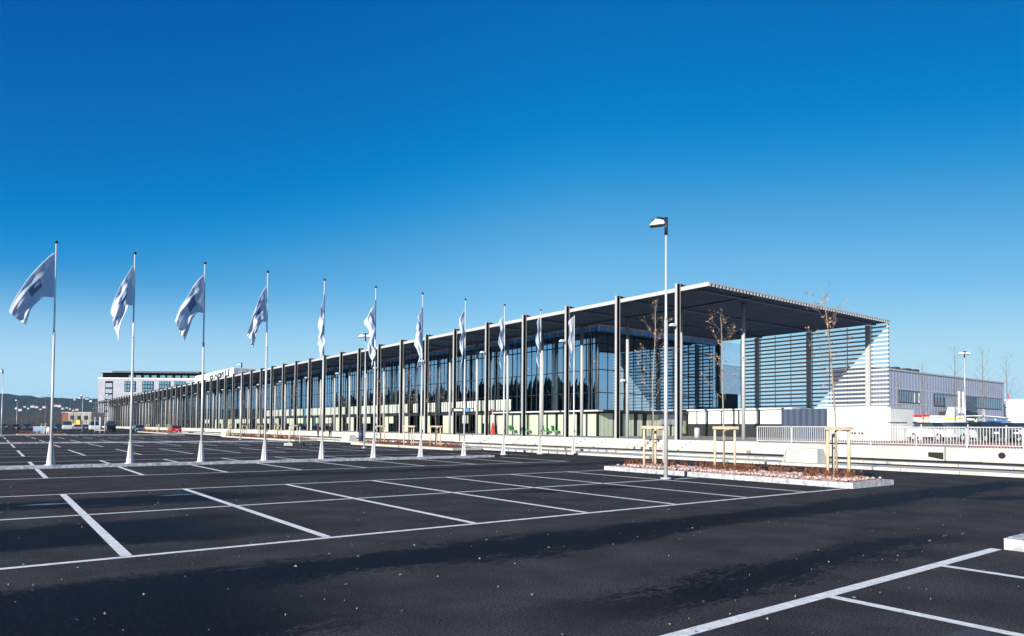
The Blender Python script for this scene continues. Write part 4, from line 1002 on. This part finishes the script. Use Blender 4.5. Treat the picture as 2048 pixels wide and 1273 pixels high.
# ------------------------------------------------------------------ distant buildings
X, Y = at(295, 470); ht = thing('hotel', 'pale grey stone hotel with a dark top floor, behind the hall at left', 'hotel', (X, Y, 0), rcam+.03)
def hz(y): return (855-y)/1379.25*470+CH
Wd = 470/1379.25
b = MB(); b.box(-98*Wd, 105*Wd, 0, 40, 0, hz(763)); b.build('stone_wall', M_stone, ht, local=True)
b = MB(); b.box(-92*Wd, 100*Wd, 1.5, 38, hz(763)+.02, hz(752)); b.build('top_floor', M_slot, ht, local=True)
b = MB(); b.box(-70*Wd, 102*Wd, -.8, 40, hz(752)+.02, hz(748.5)); b.build('roof', mat('hotel_roof', (.05, .055, .065), .6), ht, local=True)
b = MB(); b.box(-99*Wd, -70.5*Wd, -.5, 36, hz(752)+.02, hz(750)); b.build('roof', M_stone, ht, local=True)
b = MB(); b.box(-98.5*Wd, 105.5*Wd, -.35, -.02, hz(764.5), hz(762)); b.build('cornice', M_whitep, ht, local=True)
MW = mat('sky_window', (.10, .22, .30), .1, spec=.9)
for x0 in (-46, -11, 22, 52):
    b = MB(); b.box(x0*Wd, (x0+22)*Wd, -.25, -.05, hz(790), hz(768.5)); fo = b.build('window', M_slot, ht, local=True)
    b = MB()
    for i in range(4):
        for j in range(3): b.box((x0+1+5.2*i)*Wd, (x0+5+5.2*i)*Wd, -.31, -.251, hz(789-7*j), hz(783.5-7*j))
    b.build('pane', MW, fo, local=True)
for x0 in (-40, -26, -10, 5, 22, 36, 52, 66, 80):
    b = MB(); b.box(x0*Wd, (x0+10)*Wd, 1.25, 1.48, hz(761.5), hz(756.5)); fo = b.build('window', MW, ht, local=True)
b = MB(); b.box(-84*Wd, -69*Wd, -.2, -.05, hz(840), hz(769)); fo = b.build('stair_window', M_slot, ht, local=True)
b = MB()
for j in range(6): b.box(-83*Wd, -70*Wd, -.28, -.201, hz(839-11.5*j), hz(830.5-11.5*j))
b.build('pane', mat('stair_glass', (.22, .26, .32), .3), fo, local=True)
# houses and blocks on the left
ap = thing('apartment_block', 'beige apartment block with dark windows left of the hotel', 'building', (*at(158, 300), 0), rcam)
b = MB(); b.box(-4.6, 5.4, 0, 10, 0, 6.4); b.build('wall', M_beige, ap, local=True)
b = MB(); b.box(-7.4, -4.65, 0, 9, 0, 6.0); b.build('brick_wing', M_brick, ap, local=True)
b = MB(); b.box(-7.5, 5.6, -.2, 10.2, 6.41, 6.7); b.build('roof', M_lilacp, ap, local=True)
for i in range(3):
    b = MB(); b.box(-3.6+3*i, -2.0+3*i, -.1, -.02, 3.4, 5.2); b.build('window', M_win, ap, local=True)
hs0 = thing('hillside_house', '', 'house')
b = MB(); b.box(-5, 5, -4, 4, 0, 5.6); b.build('wall', M_lilacp, hs0, local=True)
b = MB(); b.prism([(-4.5, 5.61), (4.5, 5.61), (0, 8.2)], -5.4, 5.4, 'x'); b.build('roof', mat('tile_roof', (.20, .09, .06), .8), hs0, local=True)
for a in (-3, 0, 3): b = MB(); b.box(a-.7, a+.7, -4.06, -4.005, 2.4, 4.2); b.build('window', M_win, hs0, local=True)
HP = [(34, 816), (42, 818), (50, 816.5), (58, 819), (66, 816), (74, 818), (82, 816.5), (90, 818.5), (112, 815), (120, 816.5), (127, 818), (134, 815.5), (141, 817), (148, 819), (155, 817), (150, 801.5), (160, 802), (174, 801.5), (183, 802)]
for i, (x, y) in enumerate(HP):
    d = 900 if i < 15 else 1500
    X, Y = at(x, d); y += random.uniform(-3.5, 4.5); z = (855-y)/1379.25*d+CH-5.6
    o = hs0 if i == 0 else dup(hs0); o.location = (X, Y, z); o.rotation_euler = (0, 0, rcam+random.uniform(-.4, .4)); s_ = d/900*random.uniform(.6, 1.1)*.42; o.scale = (s_, s_, s_)
    o['label'] = 'small white house on the wooded hillside at the left'; o['category'] = 'house'; o['group'] = 'houses on the far hillside'
hb = make_tree('hedge_tree', 9.0, 77, 24, 0, M_bark, 2, .12, 4.2, (0, 0), .12)
for i in range(22):
    x = -12+i*9.2+random.uniform(-3, 3); d = random.uniform(225, 275); X, Y = at(x, d)
    o = hb if i == 0 else dup(hb); o.location = (X, Y, 0); o.rotation_euler = (0, 0, random.uniform(0, 6)); s_ = random.uniform(.6, .95); o.scale = (s_*1.2, s_*1.2, s_)
    tag(o, 'bare brown tree in the belt behind the far parked cars', 'tree', 'bare trees behind the far cars')
yx, yy = at(153, 205); yt = thing('yellow_loader', 'small yellow wheel loader among the far cars', 'loader', (yx, yy, 0), rcam)
b = MB(); b.box(-1.4, 1.2, 0, 1.8, .6, 1.5); b.build('body', M_yellow, yt, local=True)
b = MB(); b.box(-.2, 1.0, .2, 1.6, 1.51, 2.7); b.build('cab', M_yellow, yt, local=True)
b = MB(); b.beam((-1.4, .9, 1.0), (-2.6, .9, .6), .3, .2); b.box(-3.0, -2.5, 0, 1.8, .2, .9); b.build('bucket', M_yellow, yt, local=True)
for x in (-.9, .8):
    for y in (.0, 1.8): b = MB(); b.tube([(x, y-.15, .5), (x, y+.15, .5)], .5, 12); b.build('wheel', M_black, yt, local=True)

# ------------------------------------------------------------------ hills and the wood across the road (seen in the glass)
def hill(name, x0, x1, d, ytop, m_, depth, seed, rough):
    b = MB(); n = 160; rows_ = 10; k = 0
    for j in range(rows_+1):
        t = j/rows_
        for i in range(n+1):
            x = x0+(x1-x0)*i/n; hh = ((855-ytop(x))/1379.25*d+CH)
            X, Y = at(x, d-depth*(1-t))
            z = -2+(hh+2)*t**1.3*(d-depth*(1-t))/d + noise.noise((i*.35, j*.6, seed))*rough*t+noise.noise((i*1.7, j*2.1, seed))*rough*.5*t
            b.v.append((X, Y, z))
    for j in range(rows_):
        for i in range(n): a = j*(n+1)+i; b.face((a, a+1, a+n+2, a+n+1), 0, False)
    tag(b.build(name, m_), kind='structure')
hill('wooded_hills', -900, 330, 2600, lambda x: 806-11*math.exp(-((x-10)/140)**2)+4*sin(x*.018)+max(0, x-120)*.01, M_wood2, 1900, 2, 5)
hill('far_hills', 1700, 3200, 6500, lambda x: 812-14*sin((x-1900)*.008), M_wood2, 3000, 5, 14)
M_pine = mat('pine_foliage', (0.020, 0.034, 0.022), 0.95, var=0.5, vscale=.3)
wd = MB(); rg = random.Random(5)
for _ in range(1700):
    Y = rg.uniform(-160, 460); X = -95-rg.uniform(0, 60)+noise.noise((Y*.02, 0, 4))*12; h = rg.uniform(17, 26)*(1+.25*noise.noise((Y*.03, 7, 1))); w_ = h*.17
    k = len(wd.v)
    for lv_ in range(3):
        z0_ = h*(.08+.27*lv_); zt_ = min(h, z0_+h*.48); rr_ = w_*(1-.27*lv_); kk = len(wd.v)
        wd.v.append((X, Y, zt_))
        for q in range(7): a = q*2*pi/7+rg.uniform(-.2, .2); wd.v.append((X+cos(a)*rr_*rg.uniform(.75, 1.15), Y+sin(a)*rr_*rg.uniform(.75, 1.15), z0_+rg.uniform(-.4, .4)))
        for q in range(7): wd.face((kk, kk+1+q, kk+1+(q+1) % 7))
tag(wd.build('pine_wood', M_pine), kind='stuff')

# ------------------------------------------------------------------ air between here and the hills
hz_ = MB(); hz_.box(-2500, 9000, -2500, 9500, -3, 330)
MH = bpy.data.materials.new('haze_air'); MH.use_nodes = True; n_ = MH.node_tree.nodes; n_.remove(n_['Principled BSDF'])
pv = n_.new('ShaderNodeVolumePrincipled'); pv.inputs['Color'].default_value = (.22, .62, 1.0, 1); pv.inputs['Density'].default_value = 0.000035; pv.inputs['Anisotropy'].default_value = 0.0
MH.node_tree.links.new(pv.outputs[0], n_['Material Output'].inputs['Volume'])
tag(hz_.build('haze', MH), kind='stuff')
